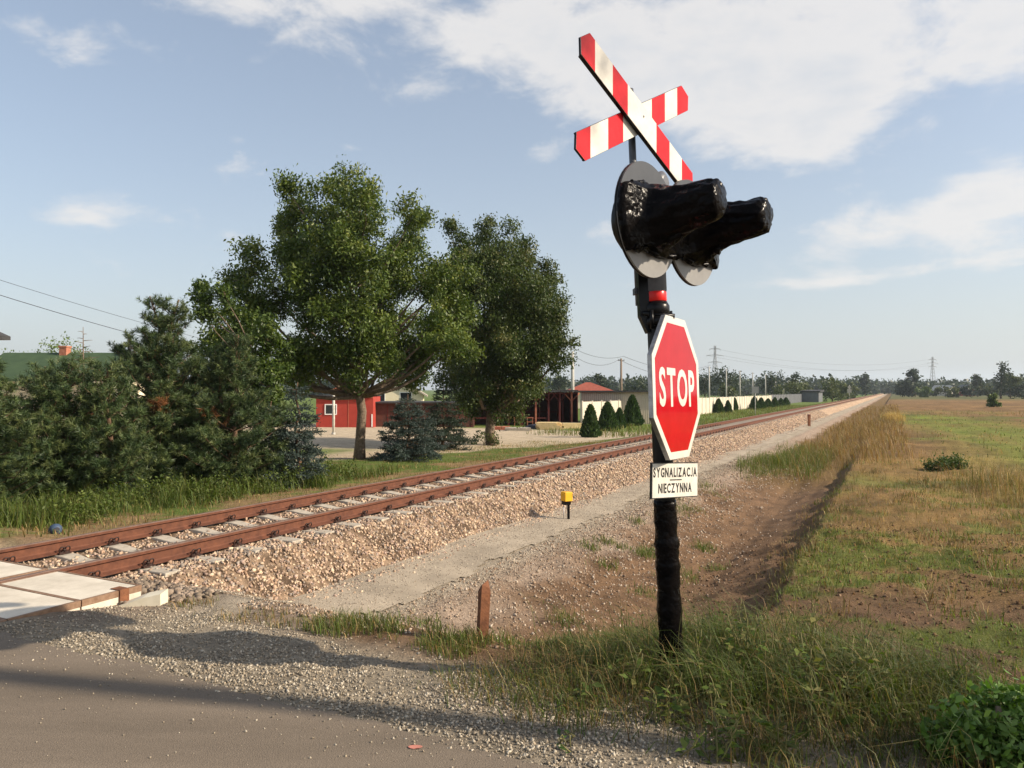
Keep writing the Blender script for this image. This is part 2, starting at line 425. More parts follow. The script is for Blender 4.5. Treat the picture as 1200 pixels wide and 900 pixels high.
sa = axis(-4.2, 7.0, .05, 1.03, -2400, 2400)
sheet('ground', ta, sa, height, gcol, M['ground'])

# ---- road: asphalt sheet 4 mm above the ground, ragged edge on the verge
rs = axis(-2.0, 6.0, .06, 1.06, -70, 60)
rt = np.concatenate([np.arange(-2.6, 2.9, .25), np.arange(2.9, 3.46, .03)])
road_edge = lambda s: 3.27 + .1 * (fbm(s * 1.7, s * 0 + 3, 71) - .5) + .06 * (fbm(s * 9, s * 0 + 5, 72) - .5)
sheet('road', rt, rs, lambda t, s: 0 * t + .004 - .03 * sst(3.0, 3.5, t) * 0, None, M['asphalt'], keep=lambda t, s: (t < road_edge(s)) & ((s < 5.95) | (s > 10.4)))

# ---- service path beside the ballast, fine grey-beige grit
pt = axis(5.0, 22, .08, 1.03, 4.9, 520); ps = np.arange(4.55, 6.85, .07)
def pathz(t, s): return height(t, s) + .004 + .03 * fbm(t * .6, s * 1.2, 77)
def pathc(t, s):
    n = fbm(t * 2.2, s * 2.2, 78); n2 = fbm(t * 7, s * 7, 79)
    c = np.zeros(t.shape + (3,)) + C['path']
    c = mix(c, C['path'] * .8, sst(.4, .7, n)); return c * (.92 + .16 * n2)[..., None]
def path_keep(t, s):
    lo = 5.3 + .3 * (fbm(t * .9, t * 0, 73) - .5) + .25 * (fbm(t * 3.5, t * 0, 74) - .5) + .9 * (1 - sst(5.2, 6.6, t))
    return (s > lo) & (t > 5.05 + .5 * (fbm(s * 3, s * 0, 75) - .5))
sheet('path', pt, ps, pathz, pathc, M['path'], keep=path_keep)

# ---- ballast bed under the track
def bz(t, s):
    toe = 6.3 - .35 * sst(10, 30, t) + .35 * (fbm(t * .7, t * 0, 81) - .5)
    near = np.clip((s - toe) / (6.95 - toe), 0, 1.0)
    z = np.where(s < 8.25, lerp(-.78, -.205, near), np.interp(s, [8.25, 9.6, 10.5], [-.205, -.215, -.66]))
    z = z - .02 * ((s > 7.6) & (s < 8.9))
    rg = sst(4.9, 4.4, t)
    return z + (fbm(t * 5, s * 5, 82) - .5) * .05 + (fbm(t * 17, s * 17, 83) - .5) * .03 * (1 - sst(40, 60, t))
BAL = np.array([(.4, .295, .21), (.47, .36, .26), (.35, .255, .205), (.26, .22, .185), (.5, .385, .27), (.39, .265, .18), (.28, .2, .15)])
def bcol(t, s):
    n = fbm(t * 9, s * 9, 84); q = fbm(t * 2, s * 2, 85)
    c = mix(np.zeros(t.shape + (3,)) + np.array([.31, .22, .15]), np.array([.11, .075, .05]), sst(.4, .6, n))
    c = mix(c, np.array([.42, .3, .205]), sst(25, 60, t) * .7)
    return c * (.85 + .3 * q)[..., None]
bt = axis(4.55, 25, .09, 1.03, -6, 700)
bt = bt[(bt > 4.5)]
bs = np.concatenate([np.arange(5.9, 7.1, .07), np.arange(7.1, 10.6, .12)])
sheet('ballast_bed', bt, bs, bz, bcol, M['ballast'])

# ---------------------------------------------------------------- loose stones
ICO_V = []; 
_p = (1 + 5 ** .5) / 2
for a in (-1, 1):
    for b_ in (-_p, _p): ICO_V += [(a, b_, 0), (0, a, b_), (b_, 0, a)]
ICO_V = np.array(ICO_V) / math.hypot(1, _p)
def hull_tris(V):
    bm = bmesh.new(); [bm.verts.new(v) for v in V]
    r = bmesh.ops.convex_hull(bm, input=bm.verts)
    bm.verts.ensure_lookup_table(); bm.verts.index_update()
    bmesh.ops.triangulate(bm, faces=bm.faces)
    vs = np.array([v.co[:] for v in bm.verts]); fs = np.array([[v.index for v in f.verts] for f in bm.faces])
    bm.free(); return vs, fs
def stone_kind(nv, seed):
    r = np.random.default_rng(seed)
    if nv == 9:
        V = r.normal(size=(9, 3)); V = V / np.linalg.norm(V, axis=1, keepdims=True) * r.uniform(.85, 1.15, (9, 1))
    elif nv >= 12:
        V = ICO_V * r.uniform(.72, 1.12, (12, 1)) + r.normal(0, .1, (12, 3))
    else:
        V = np.array([(1, 0, 0), (-1, 0, 0), (0, 1, 0), (0, -1, 0), (0, 0, 1), (0, 0, -1.0)]) * r.uniform(.7, 1.1, (6, 1)) + r.normal(0, .18, (6, 3))
    return hull_tris(V)
def rot_rand(n, rng):
    q = rng.normal(size=(n, 4)); q /= np.linalg.norm(q, axis=1, keepdims=True)
    w, x, y, z = q.T
    return np.stack([np.stack([1 - 2 * (y * y + z * z), 2 * (x * y - z * w), 2 * (x * z + y * w)], -1),
                     np.stack([2 * (x * y + z * w), 1 - 2 * (x * x + z * z), 2 * (y * z - x * w)], -1),
                     np.stack([2 * (x * z - y * w), 2 * (y * z + x * w), 1 - 2 * (x * x + y * y)], -1)], 1)
def stones(name, P, size, cols, mat, nv=12, seed=1, flat=(.55, 1)):
    rng = np.random.default_rng(seed); VV = []; TT = []; CC = []; off = 0
    kinds = [stone_kind(nv, seed * 100 + k) for k in range(9)]
    pick = rng.integers(0, 9, len(P))
    for k, (kv, kf) in enumerate(kinds):
        i = np.where(pick == k)[0]
        if not len(i): continue
        sc = size[i][:, None] * rng.uniform(flat[0], flat[1], (len(i), 3))
        v = kv[None] * sc[:, None, :]
        v = np.einsum('nij,nkj->nki', rot_rand(len(i), rng), v) + P[i][:, None, :]
        VV.append(v.reshape(-1, 3)); CC.append(np.repeat(cols[i], len(kv), 0))
        TT.append((kf[None] + (np.arange(len(i)) * len(kv))[:, None, None] + off).reshape(-1, 3)); off += len(i) * len(kv)
    o = raw(name, np.concatenate(VV), np.concatenate(TT), mat, None, np.concatenate(CC))
    return tag(o, kind='stuff')
def pick_cols(pal, n, rng, var=.18):
    return np.clip(pal[rng.integers(0, len(pal), n)] * rng.uniform(1 - var, 1 + var, (n, 1)), 0, 1)
def near_sleeper(t):
    return np.abs(((t - 5.0) / .64 + .5) % 1 - .5) * .64
rng = np.random.default_rng(5)
pts = []; sz = []
for (t0, t1, s0, s1, dens, r0, r1) in [(4.62, 13, 6.0, 7.42, 1050, .019, .036), (4.6, 13, 7.56, 8.94, 520, .02, .034), (13, 24, 5.9, 7.42, 640, .025, .042), (13, 24, 7.56, 8.94, 260, .024, .036),
                                     (24, 46, 5.7, 7.4, 300, .03, .05), (24, 40, 7.6, 8.9, 100, .03, .04), (46, 85, 5.6, 7.4, 90, .045, .07), (4.6, 30, 9.1, 10.3, 120, .026, .045)]:
    n = int((t1 - t0) * (s1 - s0) * dens)
    t = rng.uniform(t0, t1, n); s = rng.uniform(s0, s1, n); z = bz(t, s); g = height(t, s)
    on_sl = (near_sleeper(t) < .145) & (s > 6.95) & (s < 9.55) & (rng.random(n) > np.where(t < 9, .32, .1))
    ok = (z > g - .02) & ~on_sl
    z = np.maximum(z, g) + rng.uniform(-.012, .016, n)
    z = np.where((s > 6.95) & (s < 9.55), np.minimum(z, -.19), z)
    x, y = W(t, s); pts.append(np.stack([x, y, z], -1)[ok]); sz.append(rng.uniform(r0, r1, n)[ok])
# scattered stones at the foot of the bed
n = 3200; t = 4.9 + rng.random(n) ** 1.3 * 34; s = 6.35 - np.abs(rng.normal(0, .16, n)) - .3 * sst(10, 30, t); x, y = W(t, s)
pts.append(np.stack([x, y, height(t, s) + .012], -1)); sz.append(rng.uniform(.015, .035, n))
P = np.concatenate(pts); S = np.concatenate(sz)
S *= rng.uniform(.75, 1.35, len(S)); stones('ballast_gravel', P, S, pick_cols(BAL, len(P), rng, .3), M['stone'], 9, 3, (.5, 1.05))

# pale crushed gravel on the road verge
n = 42000; t = 3.16 + rng.random(n) * 1.9; s = rng.uniform(-.6, 6.1, n)
dens = (1 - sst(4.2, 5.0, t + (fbm(t * .8, s * .8, 51, 5) - .5) * .9)) * sst(3.1, 3.34, t - .08 * (fbm(s * 5, t * 5, 91) - .5)) * (.35 + .65 * sst(.35, .5, fbm(t * 1.8, s * 1.8, 92)))
dens = np.where(s < 1.2, dens * .6, dens)
ok = rng.random(n) < dens
t, s = t[ok], s[ok]; x, y = W(t, s)
P = np.stack([x, y, height(t, s) + .004], -1)
VP = np.array([(.34, .295, .23), (.26, .22, .165), (.44, .39, .31), (.19, .165, .13), (.31, .255, .185)])
stones('verge_gravel', P, .005 + .014 * rng.random(len(P)) ** 2.2, pick_cols(VP, len(P), rng), M['stone'], 6, 9)
# grit lying on the service path
n = 16000; t = 5.1 + rng.random(n) ** 1.6 * 22; s = rng.uniform(4.75, 6.4, n); x, y = W(t, s)
stones('path_grit', np.stack([x, y, pathz(t, s) + .001], -1), .004 + .009 * rng.random(n) ** 2 + .0004 * t, pick_cols(np.array([(.4, .335, .26), (.28, .23, .175), (.46, .4, .31), (.2, .165, .13)]), n, rng), M['stone'], 6, 29)
n = 1100; t = 3.25 - rng.exponential(.28, n); s = rng.uniform(-1.5, 5.9, n); x, y = W(t, s); ok = t > 1.2
stones('road_grit', np.stack([x, y, 0 * x + .006], -1)[ok], (.003 + .009 * rng.random(n) ** 3)[ok], pick_cols(VP, n, rng)[ok], M['stone'], 6, 31)
# rubble on the ditch bank, clods on the bare soil
n = 23000; t = 4.9 + rng.random(n) ** 1.4 * 26; s = rng.uniform(2.2, 5.3, n)
dens = sst(2.6, 4.6, s) * .9 + .12
ok = rng.random(n) < dens * (1 - .6 * sst(14, 22, t)); t, s = t[ok], s[ok]; x, y = W(t, s)
P = np.stack([x, y, height(t, s) + .004], -1)
RP = np.array([(.35, .27, .2), (.28, .2, .14), (.4, .32, .24), (.22, .15, .1), (.42, .35, .28)])
stones('bank_rubble', P, .008 + .024 * rng.random(len(P)) ** 2.5 + .001 * (t - 5), pick_cols(RP, len(P), rng), M['stone'], 6, 13)
n = 12000; t = 4.6 + rng.random(n) * 11; s = rng.uniform(-7, 2.9, n); x, y = W(t, s)
P = np.stack([x, y, height(t, s) + .004], -1)
SP = np.array([(.13, .075, .042), (.17, .1, .055), (.09, .052, .03), (.22, .145, .09)])
stones('soil_clods', P, .008 + .03 * rng.random(n) ** 3, pick_cols(SP, n, rng), M['stone'], 6, 17)
# heavier dark lumps of earth and stone by the end of the crossing
n = 420; t = rng.normal(4.98, .22, n); s = rng.uniform(5.7, 7.0, n); x, y = W(t, s)
z = np.maximum(height(t, s), bz(t, s)) + .012
stones('earth_rubble', np.stack([x, y, z], -1), rng.uniform(.02, .05, n), pick_cols(np.array([(.2, .16, .12), (.27, .21, .16), (.14, .11, .085)]), n, rng), M['stone'], 12, 19)

# ================================================================ TRACK
RAIL = [(-.075, -.172), (.075, -.172), (.075, -.16), (.02, -.142), (.0085, -.128), (.0085, -.052), (.036, -.038), (.036, -.008), (.026, 0), (-.026, 0), (-.036, -.008), (-.036, -.038), (-.0085, -.052), (-.0085, -.128), (-.02, -.142), (-.075, -.16)]
TRK = Matrix(((NX, UX, 0, 0), (NY, UY, 0, 0), (0, 0, 1, 0), (0, 0, 0, 1)))   # local x = across, y = along
def make_rail(s0, label):
    root = thing('rail', label, 'rail', (*W(5.0, s0), -.172), 0, 'rails of the single track')
    b = MB()
    body = [p for p in RAIL]
    Mx = TRK.copy(); 
    b.prism([(p[0], p[1] + .172) for p in body], -11.0, 640, TRK)
    o = b.build('rail_profile', M['rust'], root)
    o.data.materials.append(M['railtop'])
    for p in o.data.polygons:
        if p.normal.z > .5 and p.center.z > .15: p.material_index = 1
    return root
make_rail(7.5, 'rust brown steel rail nearer the camera, cut by the crossing slabs')
make_rail(9.0, 'rust brown steel rail on the far side of the track, next to the trees')

def clip_mesh():
    b = MB()
    for sg in (-1, 1):
        ring = [(.008 + .012 * math.sin(a), sg * (.036 + .030 * math.cos(a)), .045 + .036 * math.sin(a)) for a in np.linspace(-2.6, 2.8, 11)]
        b.tube([(x, y, z) for x, y, z in ring], .0085, 6)
    b.tube([(.0, 0, -.005), (.0, 0, .075)], .014, 6); b.tube([(0, 0, .03), (0, 0, .05)], .024, 6)
    b.box(-.06, .03, -.075, .075, -.005, .012)
    return b.build('rail_clip', M['clip'])
clip = clip_mesh()
def sleeper_mesh():
    b = MB()
    sec = lambda w0, w1, h: [(-w0, -.2), (w0, -.2), (w1, h), (-w1, h)]
    xs = [(-1.25, .14, .1, 0), (-.55, .14, .1, 0), (-.3, .12, .085, -.03), (.3, .12, .085, -.03), (.55, .14, .1, 0), (1.25, .14, .1, 0)]
    v = []
    for x, w0, w1, h in xs: v += [(x, -w0, -.2), (x, w0, -.2), (x, w1, h), (x, -w1, h)]
    f = [(0, 1, 2, 3), (23, 22, 21, 20)]
    for i in range(5):
        a = i * 4
        for k in range(4): f.append((a + k, a + 4 + k, a + 4 + (k + 1) % 4, a + (k + 1) % 4))
    b.poly(v, f, None, .012)
    return b.build('sleeper_block', M['sleeper'])
blk = sleeper_mesh()
rot = math.atan2(NY, NX)
SL = None
for k in range(0, 175):
    t = 5.0 + .64 * k
    x, y = W(t, 8.25)
    if k == 0 or k == 62:
        if k == 0:
            root = thing('sleeper', 'pale concrete sleeper bedded in tan ballast under both rails', 'sleeper', (x, y, -.183), rot, 'sleepers of the track')
            blk.parent = root
            for j, (sx, sd) in enumerate([(-.75, -1), (-.75, 1), (.75, -1), (.75, 1)]):
                c = clip if j == 0 else clip.copy()
                if j: COL.objects.link(c)
                c.parent = root; c.location = (sx + sd * .085, 0, .012); c.rotation_euler = (0, 0, 0 if sd > 0 else math.pi)
            SL = root; last = root
        else:
            plain = thing('sleeper', SL['label'], 'sleeper', (x, y, -.183), rot, 'sleepers of the track')
            bb = blk.copy(); COL.objects.link(bb); bb.parent = plain
        continue
    o = copy_tree(SL if k < 62 else plain)
    o.location = (x, y, -.183 + random.uniform(-.004, .004))

# ---- crossing slabs with steel edges
def slab(sa0, sa1, t0, t1, label, group, edge=True):
    cx, cy = W((t0 + t1) / 2, (sa0 + sa1) / 2)
    root = thing('crossing_slab', label, 'concrete slab', (cx, cy, -.16), rot + math.pi, group)   # local x towards the camera, y along the track
    hs, ht = (sa1 - sa0) / 2, (t1 - t0) / 2
    b = MB(); b.box(-hs + .03, hs - .03, -ht + .012, ht - .025, .1, .157, None, .006); b.box(-hs + .004, hs - .004, -ht + .004, ht - .006, 0, .103); b.build('slab_body', M['panel'], root)
    e = MB()
    e.box(-hs, hs, ht - .025, ht, .105, .16); e.box(-hs, -hs + .03, -ht + .004, ht - .0255, .105, .16)
    e.box(hs - .03, hs, -ht + .004, ht - .0255, .105, .16); e.box(-hs + .0305, hs - .0305, -ht, -ht + .0115, .105, .158)
    e.build('steel_edge', M['angle'], root)
    return root
tj = [4.63, 4.05, 3.45, 2.85, 2.25, 1.65, 1.05]
names = ['end', 'second', 'third', 'fourth', 'fifth', 'sixth']
for i in range(6):
    t1, t0 = tj[i], tj[i + 1] + .006
    for (s0, s1, where) in ((6.17, 7.41, 'on the camera side of the near rail'), (7.575, 8.9, 'between the rails'), (9.08, 10.3, 'behind the far rail')):
        r = slab(s0, s1, t0, t1, 'pale concrete crossing slab %s, %s' % (where, ['at the ballast end of its row', 'next to the end slab of its row', 'third from the ballast end'][i] if i < 3 else 'in the row crossing the road'), 'concrete slabs of the level crossing')
        if i == 0 and s0 < 7:
            b = MB(); b.box(.6205, .634, .06, .15, -.03, .166); b.box(.5, .6203, .06, .15, .1605, .166)
            b.build('lifting_bracket', M['wood_old'], r)
# concrete wedge at the corner
wx, wy, _ = G(158, 717, -.19)
root = thing('concrete_wedge', 'cream concrete wedge block beside the corner of the crossing slabs', 'concrete block', (wx, wy, -.21), R(6))
b = MB(); b.prism([(-.28, 0), (.26, 0), (.26, .2), (.1, .17), (-.28, .03)], -.1, .1)
b.build('wedge_body', M['block'], root)

# ================================================================ CROSSING SIGNAL
lean = R(2.4)
BX, BY = 1.03, 4.85
sig = thing('crossing_signal', 'level crossing signal with red and white crossbuck, black wrapped lamps and stop sign', 'crossing signal', (BX, BY, 0), 0)
LEAN = Matrix.Rotation(-lean, 4, 'Y')          # the whole mast leans a little to the left
def SP_(x, y, z): return LEAN @ Vector((x, y, z))
def frame(phi):                                 # local x along the plate, y = away behind it, z up
    return Matrix.Rotation(phi, 4, 'Z')
def place(o, M4):
    o.matrix_local = LEAN @ M4; return o
# mast, wrapped below in black plastic
b = MB()
prof_ = [(.075, -.25), (.074, 0), (.07, .25), (.071, .5), (.066, .8), (.068, 1.0), (.064, 1.3), (.064, 2.3), (.062, 2.34)]
b.lathe(prof_, 20)
b.build('mast', M['black'], sig, LEAN)
b = MB(); pr = []
random.seed(3)
for i in range(46):
    z = -.2 + i * 1.28 / 45
    pr.append((.076 - .004 * z + random.uniform(-.0035, .0045) + (.007 if i in (20, 21, 30, 35) else 0), z))
b.lathe(pr, 26, None, .035)
b.build('mast_wrap', M['foil'], sig, LEAN)
b = MB(); b.lathe([(.073, 2.27), (.085, 2.29), (.085, 2.33), (.069, 2.36)], 20)
b.lathe([(.078, 2.20), (.092, 2.21), (.092, 2.245), (.078, 2.26)], 20)
for a in (0.3, 2.2, 4.2): b.tube([(.1 * math.cos(a), .1 * math.sin(a), 2.18), (.1 * math.cos(a), .1 * math.sin(a), 2.3)], .014, 6)
b.tube([(-.1, -.05, 2.285), (.1, -.075, 2.255)], .016, 6)
b.build('mast_collar', M['black'], sig, LEAN)
b = MB(); b.lathe([(.066, 2.36), (.069, 2.365), (.069, 2.42), (.066, 2.425)], 24); b.build('red_band', M['tape'], sig, LEAN)
b = MB(); b.lathe([(.0625, 2.34), (.0635, 2.42), (.072, 2.43), (.072, 2.75), (.066, 3.0)], 20); b.build('lamp_mast', M['greypole'], sig, LEAN)
b = MB(); b.prism([(-.115, 2.27), (-.07, 2.16), (-.05, 2.16), (-.05, 2.6), (-.115, 2.6)], -.045, .05); b.build('junction_box', M['black'], sig, LEAN)
b = MB(); b.tube([(-.095, .085, 2.35), (-.095, .085, 3.78)], .024, 12); b.box(-.13, -.03, .02, .11, 2.42, 2.46); b.box(-.13, -.03, .02, .11, 2.8, 2.84)
b.build('crossbuck_pole', M['greypole'], sig, LEAN)

# crossbuck: two boards with red and white bands, pointed ends
cb = thing('crossbuck', None, None); cb.parent = sig
PH = R(45)
cb.matrix_local = Matrix.Translation(SP_(-.075, -.02, 3.535)) @ frame(PH)
def board(ang, y0):
    L, Hh = .69, .085
    RM = Matrix.Rotation(ang, 4, 'Y')
    cuts = [-.54, -.345, -.17, .185, .36, .53]
    sh = .045 * (1 if ang > 0 else -1)
    low = [(-L + .05, -Hh)] + [(c + sh, -Hh) for c in cuts] + [(L - .05, -Hh)]
    top = [(-L + .05, Hh)] + [(c - sh, Hh) for c in cuts] + [(L - .05, Hh)]
    pts = [(-L, 0)] + low + [(L, 0)] + top[::-1]          # outline, the band joints are points of it
    n = len(pts); bm = bmesh.new()
    fr = [bm.verts.new((p[0], y0 - .0015, p[1])) for p in pts]; bk = [bm.verts.new((p[0], y0 + .0015, p[1])) for p in pts]
    lo = list(range(1, 9)); hi = list(range(17, 9, -1))
    faces = []
    for i in range(7):
        q = [lo[i], lo[i + 1], hi[i + 1], hi[i]]
        if i == 0: q = [0] + q
        if i == 6: q = [lo[i], lo[i + 1], 9, hi[i + 1], hi[i]]
        f = bm.faces.new([fr[k] for k in q]); f.material_index = i % 2
    bm.faces.new(bk[::-1])
    for k in range(n): bm.faces.new((fr[k], fr[(k + 1) % n], bk[(k + 1) % n], bk[k])).material_index = 1
    bmesh.ops.recalc_face_normals(bm, faces=bm.faces)
    me = bpy.data.meshes.new('crossbuck_board'); bm.to_mesh(me); bm.free()
    me.materials.append(M['cross_red']); me.materials.append(M['plate_white'])
    o = bpy.data.objects.new('crossbuck_board', me); COL.objects.link(o); o.parent = cb; o.matrix_local = RM.copy()
    b = MB()
    b.prism([(-L - .001, 0), (-L + .05, -Hh - .002), (L - .05, -Hh - .002), (L + .001, 0), (L - .05, Hh + .002), (-L + .05, Hh + .002)], y0 + .0018, y0 + .016)
    b.box(-L + .06, L - .06, y0 + .0155, y0 + .03, -Hh, -Hh + .012); b.box(-L + .06, L - .06, y0 + .0155, y0 + .03, Hh - .012, Hh)
    o = b.build('board_backing', M['black'], cb); o.matrix_local = RM.copy()
board(R(28), -.036); board(R(-28), 0)
# middle of the white bands: i = 3 is white on both boards
b = MB(); b.box(-.05, .05, .02, .07, -.03, .03); b.tube([(0, .0, .0), (0, .14, 0)], .02, 8); b.tube([(.02, -.04, .02), (.02, .1, .02)], .008, 6)
b.build('crossbuck_bracket', M['greypole'], cb)

# the two lamps with their targets, hoods wrapped in black plastic
def lamp(off, name_seed, Lh, droop, rr):
    root = thing('signal_lamp', None, None); root.parent = sig
    Mx = Matrix.Translation((0, 0, 2.83)) @ frame(R(50)) @ Matrix.Translation((off, -.125, 0))
    place(root, Mx)
    rnd = np.random.default_rng(name_seed)
    Rt = .352
    AX = Matrix.Rotation(math.pi / 2, 4, 'X')      # local z -> -y : disc faces the driver
    # target disc: upper and lower halves
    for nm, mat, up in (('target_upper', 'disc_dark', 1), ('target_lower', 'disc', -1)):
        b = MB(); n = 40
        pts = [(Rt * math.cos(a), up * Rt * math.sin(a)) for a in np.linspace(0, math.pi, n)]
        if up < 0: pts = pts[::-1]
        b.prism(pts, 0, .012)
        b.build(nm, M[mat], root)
    b = MB(); b.lathe([(Rt + .002, -.014), (Rt + .002, .0)], 48, Matrix.Rotation(-math.pi / 2, 4, 'X') @ Matrix.Translation((0, 0, .027)), 0, True)
    b.lathe([(.19, 0), (.19, .12), (.15, .15)], 24, Matrix.Rotation(-math.pi / 2, 4, 'X') @ Matrix.Translation((0, 0, .0275)))
    b.build('lamp_housing', M['black'], root)
    # foil round the disc and hood: a bulging, wrinkled sleeve
    b = MB(); seg = 56; rings = []
    steps = [(.004, 1.0, 1.0), (-.03, .965, .96), (-.05, .80, .86), (-.08, .64, .72), (-.14, .56, .62), (-.22, .49, .54), (-.3, .455, .48), (-.38, .425, .445), (Lh + .03, .40, .42), (Lh + .012, .385, .40), (Lh, .34, .35), (Lh - .012, .2, .21), (Lh - .015, .02, .02)]
    ph = rnd.uniform(0, 6.28, 6)
    for j, (y, fx, fz) in enumerate(steps):
        ring = []
        for k in range(seg):
            a = 2 * math.pi * k / seg
            wr = 1 + .035 * math.sin(7 * a + ph[0] + j * .9) * (1 if 1 < j < 11 else .2) + .03 * math.sin(13 * a + ph[1] - j * 1.7) * (1 if 1 < j < 11 else .1) + rnd.uniform(-.005, .005)
            x = rr * fx * math.cos(a) * wr; z = rr * fz * math.sin(a) * wr
            if j <= 2:          # the sleeve covers the disc from rim to rim but not its top and bottom
                zt = (.175, .172, .17)[j] + .02 * math.sin(5 * a + ph[2]); zb = -(.2, .2, .19)[j] - .022 * math.sin(6 * a + ph[3])
                rx = (Rt + .006, Rt + .004, Rt * .84)[j]
                x = rx * math.cos(a) * (1 if j else 1)
                z = max(min(rx * math.sin(a), zt), zb)
                lim = math.sqrt(max(0, rx * rx - z * z)) if rx > abs(z) else 0
                x = max(-lim, min(lim, x * 1.5))
            z += droop * max(0, -y - .1)
            ring.append(b.bm.verts.new((x, y, z)))
        rings.append(ring)
    for r0, r1 in zip(rings, rings[1:]):
        for k in range(seg):
            f = b.bm.faces.new((r0[k], r0[(k + 1) % seg], r1[(k + 1) % seg], r1[k])); f.smooth = True
    b.bm.faces.new(rings[-1]); b.bm.faces.new(rings[0][::-1])
    bmesh.ops.subdivide_edges(b.bm, edges=b.bm.edges, cuts=1, use_grid_fill=True)
    for v in b.bm.verts:
        q = v.co
        w = vnoise(np.array([q.x * 38 + ph[4] * 9]), np.array([q.y * 38 + q.z * 30]), 5)[0] - .5
        w2 = vnoise(np.array([q.x * 11 + ph[3]]), np.array([q.y * 13 + q.z * 9]), 6)[0] - .5
        w += abs(w2) * 1.6
        v.co = q + Vector((0, -1, 0)) * w * .008 + Vector((q.x, 0, q.z)).normalized() * w * .011
    for f in b.bm.faces: f.smooth = True
    b.build('hood_wrap', M['foil'], root)
    # folds of loose foil under and over the sleeve's edge
    for z0, a0 in ((.19, 1), (-.2, -1)):
        p = [(x, -.03 - .012 * math.sin(9 * x * 6 + ph[5]), z0 + .014 * math.sin(x * 31 + ph[2]) - .1 * x * x * a0) for x in np.linspace(-.26, .26, 22)]
        b = MB(); b.tube(p, [.012 + .009 * rnd.random() for _ in p], 7, True, .3); b.build('foil_fold', M['foil'], root)
    p = [(-.02 + .012 * math.sin(3 * q), -.09 - q * .05, -.168 + .018 * q - .012 * math.cos(4 * q)) for q in np.linspace(0, 2.6, 12)]
    b = MB(); b.tube(p, [.016 + .016 * rnd.random() for _ in p], 8, True, .35)
    b.build('foil_fold', M['foil'], root)
    return root
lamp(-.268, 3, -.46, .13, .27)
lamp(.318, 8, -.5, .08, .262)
b = MB(); b.box(-.36, .36, -.07, -.03, 2.62, 2.66, frame(R(50))); b.box(-.36, .36, -.07, -.03, 2.98, 3.02, frame(R(50)))
b.build('lamp_crossarm', M['black'], sig, LEAN)
b = MB(); b.lathe([(.05, 0), (.075, .015), (.075, .06), (.04, .08)], 20, frame(R(50)) @ Matrix.Translation((.02, -.02, 3.12)) @ Matrix.Rotation(math.pi / 2, 4, 'X'))
b.tube([(.0, .0, 2.98), (.0, .0, 3.12)], .03, 10); b.box(-.09, .1, -.005, .025, 3.05, 3.19, frame(R(50)))
b.build('crossing_bell', M['greypole'], sig, LEAN)

# lettering helper: text as a thin raised mesh, fitted to width and height
def lettering(txt, w, h, depth, mat, name, parent, M4, bold=0, gap=.2):
    """each letter is a flat raised shape brought to the same cap height, the line fitted to the width"""
    VV = []; FF = []; off = 0; xx = 0
    for ch in txt:
        if ch == 'J':                       # upright stroke with a hook standing on the line, as on road signs
            t = .15 + bold; r = .3; n = 14
            ang = np.linspace(0, -math.pi, n)
            out = [(r + r * math.cos(a), r + r * .75 * math.sin(a) - r * .25) for a in ang]; inn = [(r + (r - t) * math.cos(a), r + (r - t) * .75 * math.sin(a) - r * .25) for a in ang]
            pr = [(2 * r, 1)] + out + [(0, .1), (t, .1)] + inn[::-1] + [(2 * r - t, 1)]
            ys = [p[1] for p in pr]; y0 = min(ys)
            wd = .52; co = np.array([((p[0]) / (2 * r) * wd + xx, (p[1] - y0) / (1 - y0) - .5, zz_) for zz_ in (.02, -.02) for p in pr])
            m_ = len(pr); VV.append(co); xx += wd + gap
            FF += [tuple(off + k for k in range(m_)), tuple(off + m_ + k for k in range(m_ - 1, -1, -1))] + [(off + k, off + m_ + k, off + m_ + (k + 1) % m_, off + (k + 1) % m_) for k in range(m_)]
            off += 2 * m_
            continue
        cu = bpy.data.curves.new(name, 'FONT'); cu.body = ch; cu.extrude = .02; cu.resolution_u = 4; cu.offset = bold
        o = bpy.data.objects.new(name, cu); COL.objects.link(o)
        bpy.context.view_layer.update()
        me = bpy.data.meshes.new_from_object(o.evaluated_get(bpy.context.evaluated_depsgraph_get()))
        bpy.data.objects.remove(o)
        co = np.empty(len(me.vertices) * 3); me.vertices.foreach_get('co', co); co = co.reshape(-1, 3)
        lo, hi = co.min(0), co.max(0)
        co[:, 1] = (co[:, 1] - lo[1]) / (hi[1] - lo[1]) - .5
        k = 1 / .73 if ch != 'J' else 1 / .8
        wd = max((hi[0] - lo[0]) * k, .13); co[:, 0] = (co[:, 0] - lo[0]) / (hi[0] - lo[0]) * wd + xx; xx += wd + gap
        VV.append(co); FF += [tuple(v + off for v in p.vertices) for p in me.polygons]; off += len(co)
        bpy.data.meshes.remove(me)
    co = np.concatenate(VV); xx -= gap
    V = np.stack([(co[:, 0] / xx - .5) * w, -co[:, 2] / .02 * depth * .5, co[:, 1] * h], -1)
    me = bpy.data.meshes.new(name); me.from_pydata(V.tolist(), [], FF); me.update(); me.materials.append(mat)
    o = bpy.data.objects.new(name, me); COL.objects.link(o); o.parent = parent; o.matrix_local = M4
    return o

